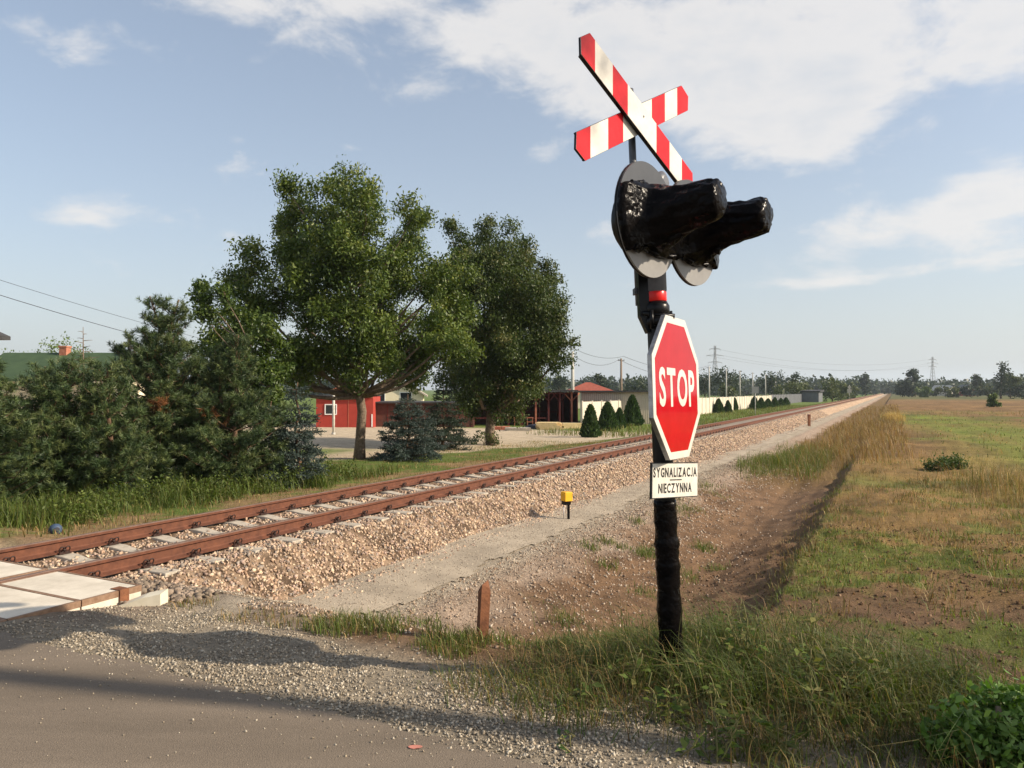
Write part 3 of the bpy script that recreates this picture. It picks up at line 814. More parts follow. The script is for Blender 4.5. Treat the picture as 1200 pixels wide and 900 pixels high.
# stop sign
st = thing('stop_sign', None, None); st.parent = sig
place(st, Matrix.Translation((0, 0, 1.80)) @ frame(R(59)) @ Matrix.Translation((0, -.115, 0)) @ Matrix.Rotation(R(2.2), 4, 'Y'))
def octagon(w):
    r = w / 2 / math.cos(math.pi / 8)
    return [(r * math.cos(a), r * math.sin(a)) for a in [math.pi / 8 + k * math.pi / 4 for k in range(8)]]
b = MB(); b.prism(octagon(.9), -.002, .024); b.build('sign_back', M['steel'], st)
b = MB()
o8, i8 = octagon(.896), octagon(.806)
v = [(p[0], -.0045, p[1]) for p in o8] + [(p[0], -.0045, p[1]) for p in i8] + [(p[0], -.0022, p[1]) for p in o8]
b.poly(v, [(k, (k + 1) % 8, 8 + (k + 1) % 8, 8 + k) for k in range(8)] + [(16 + k, 16 + (k + 1) % 8, (k + 1) % 8, k) for k in range(8)])
b.build('white_border', M['white'], st)
b = MB(); b.prism(octagon(.8055), -.0042, -.0022); b.build('red_face', M['red'], st)
lettering('STOP', .68, .242, .0012, M['white'], 'sign_lettering', st, Matrix.Translation((.0, -.0052, .0)), bold=.025, gap=.16)
b = MB(); b.box(-.06, .06, .0245, .09, .28, .32); b.box(-.06, .06, .0245, .09, -.34, -.3); b.build('sign_bracket', M['steel'], st)
# white notice below
pl = thing('notice_plate', None, None); pl.parent = sig
place(pl, Matrix.Translation((0, 0, 1.215)) @ frame(R(40)) @ Matrix.Translation((-.01, -.1, 0)) @ Matrix.Rotation(R(5), 4, 'Y'))
PW, PHh = .466, .222
b = MB(); b.box(-PW / 2, PW / 2, 0, .014, -PHh / 2, PHh / 2); b.build('plate_rim', M['ink'], pl)
b = MB(); b.box(-PW / 2 + .006, PW / 2 - .006, -.003, -.0004, -PHh / 2 + .006, PHh / 2 - .006); b.build('plate_face', M['plate_white'], pl)
lettering('SYGNALIZACJA', .438, .06, .001, M['ink'], 'notice_lettering', pl, Matrix.Translation((-.002, -.0038, .05)), bold=.026)
lettering('NIECZYNNA', .335, .06, .001, M['ink'], 'notice_lettering', pl, Matrix.Translation((-.004, -.0038, -.048)), bold=.026)
b = MB(); b.box(-.06, .06, -.0046, -.0034, -.0005, .006); b.build('dash_mark', M['ink'], pl)

# ================================================================ SMALL LINESIDE THINGS
# yellow topped marker
x, y, z = G(664, 608, -.74); z = h1(x, y)
r = thing('yellow_marker', 'small yellow box on a thin black stalk beside the ballast path', 'marker', (x, y, z))
b = MB(); b.box(-.085, .085, -.085, .085, .37, .55, frame(R(28)), .008); b.build('marker_head', M['yellow'], r)
b = MB(); b.box(.01, .06, -.02, .02, -.1, .37); b.box(-.085, .06, -.06, .06, .3, .372, frame(R(28))); b.build('marker_stalk', M['black'], r)
b = MB(); b.tube([(-.06, -.03, -.1), (-.06, -.03, .3)], .009, 6); b.build('earth_rod', M['steel'], r)
# rusty stake
x, y, _ = G(565, 744, -.1); z = h1(x, y)
r = thing('rusty_stake', 'rust brown stake with a ragged top standing in the grass verge', 'stake', (x, y, z), 0, None, (R(1.5), R(2.5), R(25)))
b = MB(); v = [(-.04, -.035), (.04, -.03), (.042, .03), (-.036, .036)]
zs = [-.2, .1, .25, .37]
vv = []
for k, zz in enumerate(zs): vv += [(p[0] * (1 + random.uniform(-.06, .06)), p[1], zz) for p in v]
vv += [(-.03, -.02, .43), (.03, -.025, .40), (.035, .02, .455), (-.02, .03, .41)]
f = [(3, 2, 1, 0)] + [(4 * k + i, 4 * k + (i + 1) % 4, 4 * k + 4 + (i + 1) % 4, 4 * k + 4 + i) for k in range(4) for i in range(4)] + [(16, 17, 18, 19)]
b.poly(vv, f); b.build('stake_shaft', M['wood_old'], r)
# brown hectometre post far down the path
x, y, _ = G(948, 499, -.74); z = h1(x, y)
r = thing('brown_post', 'short dark brown marker post far along the service path', 'post', (x, y, z), R(10))
b = MB(); b.box(-.09, .09, -.06, .06, -.2, .78, None, .01); b.build('post_shaft', M['wood_old'], r)
b = MB(); b.box(-.1, .1, -.07, .07, .781, .86, None, .01); b.build('post_head', M['shedred'], r)
# blue cap by the far rail
x, y, _ = G(66, 629, -.48); z = h1(x, y)
r = thing('blue_canister', 'small dull blue plastic canister lying in dry grass behind the far rail', 'canister', (x, y, z + .07), 0, None, (R(80), R(15), R(40)))
b = MB(); b.lathe([(.05, -.1), (.085, -.085), (.09, .03), (.07, .08), (.03, .1)], 18, None, .03); b.build('canister_body', M['blue'], r)
b = MB(); b.lathe([(.032, .1005), (.032, .135)], 12); b.build('canister_cap', M['tarp'], r)
# track sign on a thin post beyond the track and a white signal board far away
x, y, _ = G(885, 487, -.6); z = h1(x, y)
r = thing('track_sign', 'thin grey post with a small pale square board beside the far rail', 'track sign', (x, y, z), R(-20))
b = MB(); b.tube([(0, 0, -.2), (0, 0, 2.9)], .04, 8); b.build('sign_post', M['pole'], r)
b = MB(); b.box(-.32, .32, -.05, -.03, 2.3, 2.95); b.build('sign_board', M['pole'], r)
r = thing('track_signal', 'distant white square signal board on a post where the track meets the horizon', 'signal', (*W(228, 10.9), -.5), R(-25))
b = MB(); b.tube([(0, 0, -.2), (0, 0, 4.0)], .1, 8); b.build('signal_post', M['pole'], r)
b = MB(); b.box(-.55, .55, -.12, -.06, 1.9, 2.9); b.box(-.4, .4, -.12, -.06, 3.1, 3.7); b.build('signal_board', M['fence'], r)
# pink paint dot on the road
x, y, _ = G(487, 875, 0)
me_b = MB(); me_b.lathe([(.03, .008), (.0295, .0085)], 14, Matrix.Diagonal((1.2, .7, 1, 1)), .06)
o = me_b.build('paint_mark', mottled('pink_paint_mat', (.5, .2, .15), (.4, .16, .12), scale=60, rough=.8)); o.location = (x, y, 0)
tag(o, 'small pink paint spot on the grey road', 'paint spot')

# ================================================================ TREES
def leaf_cloud(Cn, n_per, sigma, size, cols, rng, droop=0.0, aspect=.5, up=.35, flat=None):
    """diamond leaves scattered round cluster centres Cn; cols per cluster"""
    n = len(Cn) * n_per
    P = np.repeat(Cn, n_per, 0) + rng.normal(size=(n, 3)) * sigma
    c = np.repeat(cols, n_per, 0) * rng.uniform(.75, 1.28, (n, 1))
    d = rng.normal(size=(n, 3)); d[:, 2] -= droop; d /= np.linalg.norm(d, axis=1, keepdims=True)
    nr = rng.normal(size=(n, 3)); nr[:, 2] += up * 3
    e = np.cross(d, nr); e /= np.linalg.norm(e, axis=1, keepdims=True) + 1e-9
    L = size * rng.uniform(.65, 1.3, (n, 1)); Wd = L * aspect
    nn = np.cross(d, e)
    V = np.stack([P - d * L * .5, P + e * Wd * .5 + nn * L * .06 - d * L * .05, P + d * L * .5, P - e * Wd * .5 + nn * L * .06 - d * L * .05], 1).reshape(-1, 3)
    Q = np.arange(n * 4).reshape(-1, 4)
    return V, Q, np.repeat(np.clip(c, 0, 1), 4, 0)
def wander(p0, p1, n, amp, rng, sag=0):
    p0, p1 = np.array(p0, float), np.array(p1, float)
    q = [p0 + (p1 - p0) * k / n for k in range(n + 1)]
    for k in range(1, n): q[k] = q[k] + rng.normal(size=3) * amp + np.array([0, 0, sag * math.sin(math.pi * k / n)])
    return q
def broad_tree(name, label, base, lobes, trunk_h, r0, pal, n_cl, n_lf, size, sigma, seed, top=None, cat='tree', group=None, bark='bark', droop=.2, aspect=.5, limbs=True, lean=(0, 0), twig=True):
    """lobes: (dx, dy, z, r) ellipsoids in metres from the trunk foot"""
    rng = np.random.default_rng(seed)
    root = thing(name, label, cat, base, 0, group)
    zt = top or max(l[2] for l in lobes) * .93
    b = MB()
    tp = wander((0, 0, -.25), (lean[0], lean[1], zt), 9, r0 * .35, rng)
    b.tube(tp, [r0 * (1.25 if k == 0 else 1) * (1 - .9 * k / 9) + .012 for k in range(10)], 10, True, .06)
    CN = []; CC = []
    pal = np.array(pal)
    for (dx, dy, z, r, *fl) in lobes:
        c = np.array([dx, dy, z]); hd = math.hypot(dx - lean[0] * z / zt, dy - lean[1] * z / zt)
        if limbs and not fl:
            za = min(max(z - hd * .85 - .3, trunk_h), zt * .92); k = za / zt
            pa = np.array([lean[0] * k, lean[1] * k, za])
            rr = max(.02, r0 * (1 - .9 * k) * .55)
            lp = wander(pa, c, 5, .06 * (r + .3), rng, -.1 * hd)
            b.tube([tuple(p) for p in lp], [rr * (1 - .8 * q / 5) + .006 for q in range(6)], 6)
        m_ = max(6, int(n_cl * r ** 2))
        u = rng.normal(size=(m_, 3)); u /= np.linalg.norm(u, axis=1, keepdims=True)
        rad = r * rng.random(m_) ** .45
        p = c + u * rad[:, None] * np.array([1, 1, .9])
        CN.append(p)
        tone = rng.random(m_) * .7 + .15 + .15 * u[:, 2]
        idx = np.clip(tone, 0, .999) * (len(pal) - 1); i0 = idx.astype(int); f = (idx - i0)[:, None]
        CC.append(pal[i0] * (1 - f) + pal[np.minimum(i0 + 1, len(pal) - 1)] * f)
        if limbs and twig and not fl:
            for j in range(0, m_, 4):
                b.tube([tuple(c * .8 + (p[j]) * .2), tuple((c + p[j]) / 2 + rng.normal(size=3) * .04), tuple(p[j])], [.018, .012, .005], 4, False)
    b.build('trunk', M[bark], root)
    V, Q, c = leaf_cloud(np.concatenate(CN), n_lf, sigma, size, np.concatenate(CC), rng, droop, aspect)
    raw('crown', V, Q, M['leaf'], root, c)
    return root

def lobes_px(d, tx, base_z, L, depth_r, seed, over=(), cc=None, sat=3, core=.82):
    """crown lobes given by where they stand against the trunk (pixel columns and rows at the tree's own distance), spread in depth"""
    rng = np.random.default_rng(seed); out = []
    k = d / F
    cc = np.array([(cc[0] - tx) * k, 0, EYE + (HOR - cc[1]) * k - base_z]) if cc else None
    for px, py, r, dy in [(*q, rng.uniform(-1, 1) * depth_r) for q in L] + list(over):
        p = np.array([(px - tx) * k, dy, EYE + (HOR - py) * k - base_z]); rr = r * k
        out.append((*p, rr * core))
        for _ in range(sat):
            u = rng.normal(size=3) * .62 + np.array([0, 0, .45])
            if cc is not None:
                o = p - cc; u = u + .85 * o / (np.linalg.norm(o) + .1)
            u /= np.linalg.norm(u); q = p + u * rr * rng.uniform(.75, 1.25)
            out.append((*q, rr * rng.uniform(.26, .42), 0))
    return out
ASH = [(.027, .05, .011), (.048, .082, .016), (.078, .118, .022), (.12, .158, .03), (.18, .2, .045)]
LIME = [(.021, .038, .009), (.035, .059, .013), (.054, .081, .018), (.08, .106, .025), (.135, .12, .04)]
# --- tall ash
bx, by, _ = G(421, 541, -.6); bzv = h1(bx, by); d = by
L1 = [(320, 265, 32), (352, 228, 24), (397, 225, 29), (440, 232, 30), (474, 262, 32), (302, 308, 28), (293, 352, 26), (300, 400, 32), (350, 300, 42), (402, 290, 50), (452, 305, 46), (500, 325, 34), (512, 378, 34), (492, 405, 30),
      (440, 418, 38), (380, 420, 38), (338, 425, 36), (465, 432, 24), (285, 430, 28), (345, 255, 26), (375, 360, 45), (425, 360, 48), (525, 345, 20), (527, 405, 20), (332, 345, 34), (420, 262, 36), (268, 395, 22), (455, 380, 40)]
L1 = L1 + [(p + 6, q + 6, r * .8) for p, q, r in L1[8:18]] + [(395, 212, 16), (352, 216, 14), (430, 213, 16), (322, 240, 14), (488, 250, 16)]
broad_tree('ash_tree', 'tall light green ash tree with a bare lit trunk, taller of the two yard trees', (bx, by, bzv), lobes_px(d, 421, bzv, [(p, q + 24 * max(0, (400 - q) / 200), r * .94) for p, q, r in L1], 2.4, 4, [(400, 320, 40, -1.6), (440, 340, 38, -1.8), (415, 380, 38, -1.9), (380, 360, 34, -1.5), (448, 392, 30, -1.5), (415, 418, 28, -1.2), (395, 270, 34, -1.2), (370, 415, 30, -1.4), (528, 318, 22, .6), (536, 368, 24, .8), (532, 410, 24, .4), (280, 330, 24, .3), (276, 410, 26, -.2), (310, 365, 30, -.8)], (405, 350)), 2.1, .17, ASH, 78, 36, .135, .15, 21, top=8.4, group='broadleaved trees of the yard', droop=.35, aspect=.42)
# --- dark lime behind it to the right
bx, by, _ = G(577, 523, -.72); bzv = h1(bx, by)
L2 = [(575, 275, 24), (612, 285, 24), (545, 300, 24), (600, 310, 36), (560, 330, 36), (636, 325, 24), (640, 365, 27), (650, 395, 18), (600, 360, 44), (560, 385, 40), (630, 410, 30), (600, 420, 38), (560, 440, 34), (625, 448, 22), (595, 462, 26), (545, 415, 30), (538, 350, 30), (555, 470, 20), (600, 482, 14), (648, 425, 16), (570, 262, 14), (540, 268, 15)]
L2 = L2 + [(p - 5, q + 8, r * .8) for p, q, r in L2[3:15]]
broad_tree('lime_tree', 'dark green dense lime tree with drooping lower twigs, behind and right of the ash', (bx, by, bzv), lobes_px(by, 577, bzv, [(p, q + 12 * max(0, (420 - q) / 150), r) for p, q, r in L2], 2.2, 5, [(600, 350, 42, -1.8), (590, 400, 40, -1.9), (620, 380, 34, -1.5), (600, 440, 34, -1.5), (528, 330, 26, .5), (522, 385, 26, .6), (530, 440, 24, .2)], (595, 380)), 1.6, .24, LIME, 78, 36, .125, .15, 22, top=7.6, group='broadleaved trees of the yard', droop=.9, aspect=.5)
# bush at the lime's foot
broad_tree('leafy_bush', 'small green bush growing at the foot of the dark lime tree', (bx - .35, by - .5, h1(bx - .35, by - .5)), [(-.25, 0, .35, .35), (.25, -.1, .3, .3), (.5, 0, .22, .22), (-.6, .1, .25, .22)], .05, .03, LIME, 60, 16, .12, .1, 31, cat='bush', limbs=False)
# young tree between pines and ash, twiggy top sticking out
bx, by, _ = G(300, 565, -.55); by += 2.2; bx *= by / (by - 2.2); bzv = h1(bx, by)
L3 = [(240, 352, 10), (262, 362, 13), (246, 372, 12), (285, 385, 20), (262, 410, 26), (300, 425, 26), (280, 455, 28), (310, 470, 24), (325, 440, 20), (236, 338, 5), (268, 345, 7), (320, 400, 22)]
broad_tree('young_tree', 'young broadleaved tree with thin upright shoots, between the pines and the ash', (bx, by, bzv), lobes_px(by, 300, bzv, L3, .7, 8), 0.5, .07, ASH[:4], 300, 22, .11, .1, 23, top=3.6, group='broadleaved trees of the yard', droop=.1)

# ---------------------------------------------------------------- conifers
def needle_shoots(P, Dr, L, cols, rng, nn=26, nl=.075, nw=.0075, spread=.9):
    """bottle-brush shoots: P base, Dr unit direction, L length"""
    n = len(P); k = n * nn
    f = rng.random(k) ** .8
    Di = np.repeat(Dr, nn, 0); base = np.repeat(P, nn, 0) + Di * (f * np.repeat(L, nn))[:, None]
    r = rng.normal(size=(k, 3)); r -= Di * (r * Di).sum(1, keepdims=True); r /= np.linalg.norm(r, axis=1, keepdims=True) + 1e-9
    q = Di * rng.uniform(.35, 1.0, (k, 1)) + r * spread; q /= np.linalg.norm(q, axis=1, keepdims=True)
    tip = base + q * nl * rng.uniform(.7, 1.2, (k, 1))
    sd = np.cross(q, rng.normal(size=(k, 3))); sd /= np.linalg.norm(sd, axis=1, keepdims=True) + 1e-9
    V = np.stack([base - sd * nw, base + sd * nw, tip], 1).reshape(-1, 3)
    c = np.repeat(cols, nn, 0) * rng.uniform(.75, 1.25, (k, 1))
    return V, np.arange(k * 3).reshape(-1, 3), np.repeat(np.clip(c, 0, 1), 3, 0)
PINE = np.array([(.034, .06, .021), (.05, .081, .027), (.072, .105, .034), (.104, .13, .043)])
def conifer(name, label, base, H_, Rb, whorls, per, seed, kind='pine', group=None, leaders=((0, 0, 1),), cols=PINE, shoot=.2, nn=26, nl=.08, nw=.008, bare=.05, brown=.02, dens=1.0, shape=.8, cat='tree'):
    rng = np.random.default_rng(seed)
    root = thing(name, label, cat, base, 0, group)
    b = MB(); P = []; Dr = []; Ls = []; CC = []
    for (lx, ly, lh) in leaders:
        hh = H_ * lh
        tp = wander((0, 0, -.2), (lx, ly, hh), 7, .02 * H_, rng)
        r0 = .02 * H_ + .02
        b.tube(tp, [r0 * (1 - .92 * k / 7) + .006 for k in range(8)], 8)
        for w in range(whorls):
            f = bare + (1 - bare) * (w + rng.uniform(-.25, .25)) / whorls
            f = min(max(f, .02), .985); z = f * hh
            i = min(int(f * 7), 6); g = f * 7 - i; c0 = np.array(tp[i]) * (1 - g) + np.array(tp[i + 1]) * g
            reach = Rb * ((1 - f) ** shape * (.55 + .45 * min(1, f * 4 + .35))) * (1 if len(leaders) == 1 or f < .55 else .8)
            k = max(3, int(per * (.45 + .55 * (1 - f)) + rng.uniform(0, 1.5)))
            a0 = rng.uniform(0, 6.28)
            for j in range(k):
                a = a0 + 6.283 * j / k + rng.uniform(-.3, .3)
                rl = max(.14, reach * rng.uniform(.6, 1.12))
                el = (.55 if kind == 'pine' else .05) * (.35 + f) + rng.uniform(-.15, .15)
                out = np.array([math.cos(a) * math.cos(el), math.sin(a) * math.cos(el), math.sin(el)])
                tipp = c0 + out * rl + np.array([0, 0, (.12 if kind == 'pine' else -.10) * rl])
                lp = wander(c0, tipp, 3, .03 * rl, rng, -.06 * rl)
                b.tube([tuple(q) for q in lp], [.012 + .006 * rl, .010 + .003 * rl, .008, .004], 5, False)
                ns = max(4, int(rl * 26 * dens))
                brn = rng.random() < brown
                for s in range(ns):
                    u = 1 - (rng.random() ** 1.6) * .85
                    m_ = np.array(lp[0]) * (1 - u) + tipp * u + rng.normal(size=3) * .03
                    lat = rng.normal(size=3); lat[2] *= .35; lat /= np.linalg.norm(lat)
                    if kind == 'pine': dd = out * .6 + lat * .75 + np.array([0, 0, .55])
                    else: dd = out * .8 + lat * .8 + np.array([0, 0, -.02])
                    dd /= np.linalg.norm(dd)
                    off = lat * rng.uniform(0, .20) * rl * (1.05 - u * .75)
                    if kind != 'pine': off[2] *= .2
                    P.append(m_ + off); Dr.append(dd); Ls.append(shoot * rng.uniform(.6, 1.2))
                    c = cols[rng.integers(0, len(cols))] * rng.uniform(.85, 1.15)
                    if brn and rng.random() < .7: c = np.array([.2, .085, .03])
                    CC.append(c)
    b.build('trunk', M['bark_pine'], root)
    V, T, c = needle_shoots(np.array(P), np.array(Dr), np.array(Ls), np.array(CC), rng, nn, nl, nw)
    raw('crown', V, T, M['needle'], root, c)
    return root
def pine_at(px, py, ptop, d_extra, Rpx, label, seed, leaders=((0, 0, 1),), wh=11, per=7, brown=.03, gz=-.55, nn=26, shp=.58):
    bx, by, _ = G(px, py, gz); k = (by + d_extra) / by; bx *= k; by *= k
    zb = h1(bx, by); H_ = EYE + (HOR - ptop) * by / F - zb
    return conifer('pine_tree', label, (bx, by, zb), H_, Rpx * by / F, wh, per, seed, 'pine', 'pines behind the track', leaders, brown=brown, nn=34, shoot=.17, nl=.115, nw=.0062, shape=shp, dens=.9)
pine_at(186, 582, 347, 1.0, 92, 'bushy dark pine with two pointed tops, tallest of the pine clump', 41, ((-.22, 0, 1), (.42, .1, .985)), 13, 9, .002, shp=.6)
pine_at(272, 576, 392, .3, 74, 'bushy pine with some rust brown needles, right end of the pine clump', 42, ((.15, 0, 1), (-.5, .2, .9)), 11, 8, .02)
pine_at(70, 592, 424, .4, 96, 'broad low pine at the left of the clump, near the photo\'s edge', 43, ((.2, 0, 1), (-.5, .3, .97)), 10, 9, .001)
pine_at(-40, 604, 418, .2, 100, 'dark pine cut by the left edge of the photo', 44, ((0, 0, 1), (.4, .2, .94)), 10, 8, .001)
pine_at(128, 588, 428, .1, 74, 'low dark pine filling the gap between two taller pines', 45, ((0, 0, 1),), 10, 9, .001)
pine_at(225, 574, 420, 1.8, 70, 'pine half hidden behind the others, its top left of the rusty pine', 46, ((0, 0, 1),), 10, 8, .001)
SPR = np.array([(.05, .075, .06), (.07, .1, .085), (.095, .125, .11), (.04, .06, .042)])
def spruce_at(px, py, ptop, Rpx, label, seed, d_extra=0, cols=SPR, gz=-.6, wh=13, per=9, cat='tree', nl=.035, group='spruces of the yard', brown=0, dens=2.6):
    bx, by, _ = G(px, py, gz); k = (by + d_extra) / by; bx *= k; by *= k
    zb = h1(bx, by); H_ = EYE + (HOR - ptop) * by / F - zb
    return conifer('spruce_tree', label, (bx, by, zb), H_, Rpx * by / F, wh, per, seed, 'spruce', group, cols=cols, shoot=.2, nn=24, nl=nl, nw=.011, dens=dens, brown=brown, shape=.72, cat=cat)
spruce_at(349, 572, 448, 40, 'grey blue spruce at the right end of the pine clump, next to the track', 51, 0)
spruce_at(318, 570, 470, 42, 'dark spruce squeezed between the rusty pine and the grey blue spruce', 52, .8, SPR * np.array([.7, .75, .6]))
spruce_at(478, 541, 462, 50, 'blue green spruce with layered branches, right of the ash trunk', 53, 0)
spruce_at(520, 531, 452, 42, 'dark spruce behind the blue green one, below the lime crown', 54, 1.5, SPR * np.array([.6, .66, .5]), -.65)
# thin dead spruce tip above the low pine
bx, by, _ = G(97, 590, -.55); by += 3.5; bx = (97 - 600) / F * by; zb = h1(bx, by)
r = thing('dead_spruce', 'leafless grey spruce top with bare side twigs above the low pines', 'tree', (bx, by, zb))
b = MB(); hh = EYE + (HOR - 383) * by / F - zb; b.tube([(0, 0, -.2), (.02, 0, hh * .6), (0, 0, hh)], [.05, .03, .006], 6); b.build('trunk', M['bark'], r)
b = MB()
for i in range(34):
    z = hh * (.5 + .48 * i / 34); a = i * 2.4; l = (hh - z) * .42 + .06
    b.tube([(0, 0, z), (math.cos(a) * l * .6, math.sin(a) * l * .6, z + .02), (math.cos(a) * l, math.sin(a) * l, z + .1 * l)], [.012, .008, .004], 4)
b.build('crown', M['bark'], r)

# thujas: dense cones of upright sprays
def thuja(name, label, base, H_, Rr, seed, group, cols, n=2600, cat='tree', prof_=None):
    rng = np.random.default_rng(seed)
    root = thing(name, label, cat, base, 0, group)
    b = MB(); b.tube([(0, 0, -.2), (0, 0, H_ * .8)], [.05, .01], 6); b.build('trunk', M['bark'], root)
    f = rng.random(n) ** .9; a = rng.uniform(0, 6.283, n)
    env = np.minimum(1, (f + .12) * 5) * (1 - f) ** .62 * Rr * (.82 + .3 * vnoise(a * 2.2 + seed, f * 7, seed)) * rng.random(n) ** .35
    P = np.stack([np.cos(a) * env, np.sin(a) * env, f * H_ * .97], -1)
    d = np.stack([np.cos(a) * .45, np.sin(a) * .45, np.ones(n)], -1) + rng.normal(size=(n, 3)) * .25; d /= np.linalg.norm(d, axis=1, keepdims=True)
    L = max(H_ * .085, .14) * rng.uniform(.6, 1.3, (n, 1))
    e = np.cross(d, rng.normal(size=(n, 3))); e /= np.linalg.norm(e, axis=1, keepdims=True)
    V = np.stack([P - d * L * .4, P + e * L * .3, P + d * L * .75, P - e * L * .3], 1).reshape(-1, 3)
    c = cols[rng.integers(0, len(cols), n)] * rng.uniform(.8, 1.2, (n, 1))
    raw('crown', V, np.arange(n * 4).reshape(-1, 4), M['leaf'], root, np.repeat(c, 4, 0))
    return root
THU = np.array([(.026, .055, .016), (.04, .075, .02), (.056, .098, .026)])
THJ = [(692, 513, 474, 13, 'dark green thuja nearest the yard, first of its row'), (712, 505, 471, 16, 'broad thuja next to the first one of the row'), (726, 502, 478, 9, 'small thuja in the row, third from the yard'), (741, 499, 463, 14, 'tall thuja in the row left of the stop sign'), (757, 495, 474, 8, 'thuja just left of the signal mast'),
      (842, 484, 467, 8, 'rounded thuja by the white fence, right of the stop sign'), (853, 484, 469, 6, 'small pointed thuja by the white fence'), (861, 481, 466, 5, 'slim thuja by the white fence, third right of the stop sign')]
for i, (px, py, pt_, rp, lab) in enumerate(THJ):
    d = 2.75 * F / (py - HOR); x = (px - 600) / F * d; zb = h1(x, d)
    d = (EYE - zb) * F / (py - HOR); x = (px - 600) / F * d; zb = h1(x, d)
    thuja('thuja', lab, (x, d, zb), EYE + (HOR - pt_) * d / F - zb, rp * d / F, 60 + i, 'thujas along the fence', THU, 3600)
for i, px in enumerate([884, 892, 900, 908, 915, 921]):
    t = 0; m_ = 447 / F; q = (px - 600) / F; s = 18.6; t = s * (1 + q * m_) / (m_ - q); x, y = W(t, s)
    thuja('thuja', '%s thuja of the dark hedge in front of the white fence\'s far end' % ['leftmost', 'second', 'third', 'fourth', 'fifth', 'rightmost'][i], (x, y, h1(x, y)), [2.0, 1.8, 1.6, 1.75, 1.5, 1.6][i], [1.0, .95, 1, .9, 1, 1][i], 75 + i, 'thujas along the fence', THU, 3000)

# ---------------------------------------------------------------- background trees
FARG = [(.02, .034, .018), (.03, .048, .022), (.042, .062, .028), (.055, .075, .032)]
OLIVE = [(.045, .06, .02), (.065, .085, .026), (.085, .105, .032), (.105, .12, .04)]
BRIGHT = [(.06, .1, .02), (.085, .13, .028), (.12, .165, .036)]
def far_tree(px, ptop, wpx, d, label, pal, seed, group='trees on the skyline', base_z=-1.0, kind='round', name='broadleaved_tree', cat='tree', size=None, gz=None):
    x = (px - 600) / F * d; zb = h1(x, d) if gz is None else gz
    H_ = EYE + (HOR - ptop) * d / F - zb; wd = wpx * d / F
    rng = np.random.default_rng(seed); L = []
    if kind == 'round':
        for i in range(9):
            f = rng.uniform(.34, .86); L.append((rng.uniform(-.33, .33) * wd, rng.uniform(-.3, .3) * wd, f * H_, wd * rng.uniform(.17, .27)))
        L.append((0, 0, H_ * .8, H_ * .16)); L.append((wd * .1, 0, H_ * .55, wd * .28))
    elif kind == 'bush':
        for i in range(10):
            f = rng.uniform(.15, .72); L.append((rng.uniform(-.38, .38) * wd, rng.uniform(-.35, .35) * wd, f * H_, min(wd, H_) * rng.uniform(.2, .3)))
        L.append((0, 0, H_ * .72, H_ * .24))
    elif kind == 'tall':
        for i in range(10):
            f = .2 + .72 * i / 9; L.append((rng.uniform(-.2, .2) * wd, rng.uniform(-.2, .2) * wd, f * H_, wd * (.34 - .24 * abs(f - .45))))
    R_ = np.mean([l[3] for l in L]); tot = sum(l[3] ** 2 for l in L)
    sz = size or max(.3, 2.6 * d / F)
    ncl = 120 / tot
    return broad_tree(name, label, (x, d, zb), L, H_ * .15, H_ * .02 + .05, pal, ncl, 9, sz, R_ * .28, seed, cat=cat, group=group, limbs=False, aspect=.6)
def pos_name(i, n): return ''
far_tree(84, 386, 52, 95, 'bright green round tree above the green roof at far left', BRIGHT, 101, 'trees behind the farm', kind='bush')
far_tree(62, 392, 30, 100, 'bright green tree beside the round one, left of it above the green roof', BRIGHT, 102, 'trees behind the farm', kind='bush')
far_tree(18, 402, 30, 98, 'pale green tree rising right of the cream house corner', BRIGHT, 103, 'trees behind the farm', kind='bush')
far_tree(142, 394, 16, 110, 'small dark treetop right of the black flue', FARG, 104, 'trees behind the farm')
far_tree(655, 436, 30, 250, 'dark tree on the skyline left of the tall concrete pole', FARG, 105)
far_tree(706, 438, 22, 240, 'dark tree with a raised top between the two yard poles', FARG, 106)
far_tree(748, 439, 34, 230, 'dark broad tree right of the wooden yard pole', FARG, 107)
far_tree(826, 433, 36, 240, 'dark tree just right of the stop sign', FARG, 108)
far_tree(855, 431, 40, 235, 'broad dark tree, highest on the skyline beyond the white fence', FARG, 109)
far_tree(848, 449, 28, 190, 'olive green bush beyond the white fence', OLIVE, 110, kind='bush', cat='bush', name='bush')
far_tree(905, 436, 34, 240, 'dark tree beyond the far end of the white fence', FARG, 111)
far_tree(932, 437, 22, 235, 'slim dark treetop right of the last street pole', FARG, 112)
far_tree(925, 446, 40, 200, 'olive tree above the grey shed', OLIVE, 113, kind='bush')
far_tree(942, 444, 30, 215, 'yellowish olive tree beside the big trackside bush', OLIVE, 114, kind='bush')
far_tree(975, 440, 28, 205, 'tall olive bush beside the track, first and highest of its row', OLIVE, 115, 'bushes beside the far track', kind='bush', cat='bush', name='bush')
far_tree(986, 445, 24, 235, 'olive bush beside the track, second of its row', OLIVE, 116, 'bushes beside the far track', kind='bush', cat='bush', name='bush')
far_tree(995, 450, 18, 265, 'yellow green bush beside the track, last of its row', OLIVE, 117, 'bushes beside the far track', kind='bush', cat='bush', name='bush')
far_tree(1014, 438, 12, 420, 'dark pointed conifer left of the distant signal', FARG, 118, kind='tall')
far_tree(1069, 430, 15, 330, 'lone dark tall tree with a round crown, left of the pylon', FARG, 119, kind='round')
far_tree(1058, 445, 16, 330, 'dark low tree at the foot of the lone round one', FARG, 120, kind='bush')
far_tree(1073, 447, 26, 325, 'dark green tree below the lone round crown', FARG, 121, kind='bush')
far_tree(1146, 439, 14, 330, 'dark square looking tree right of the far farmhouse', FARG, 122, kind='tall')
far_tree(1173, 424, 20, 250, 'tall open pine at the right of the field', FARG, 123, kind='tall')
far_tree(1184, 436, 22, 255, 'olive brown tree close right of the tall pine', OLIVE, 124, kind='round')
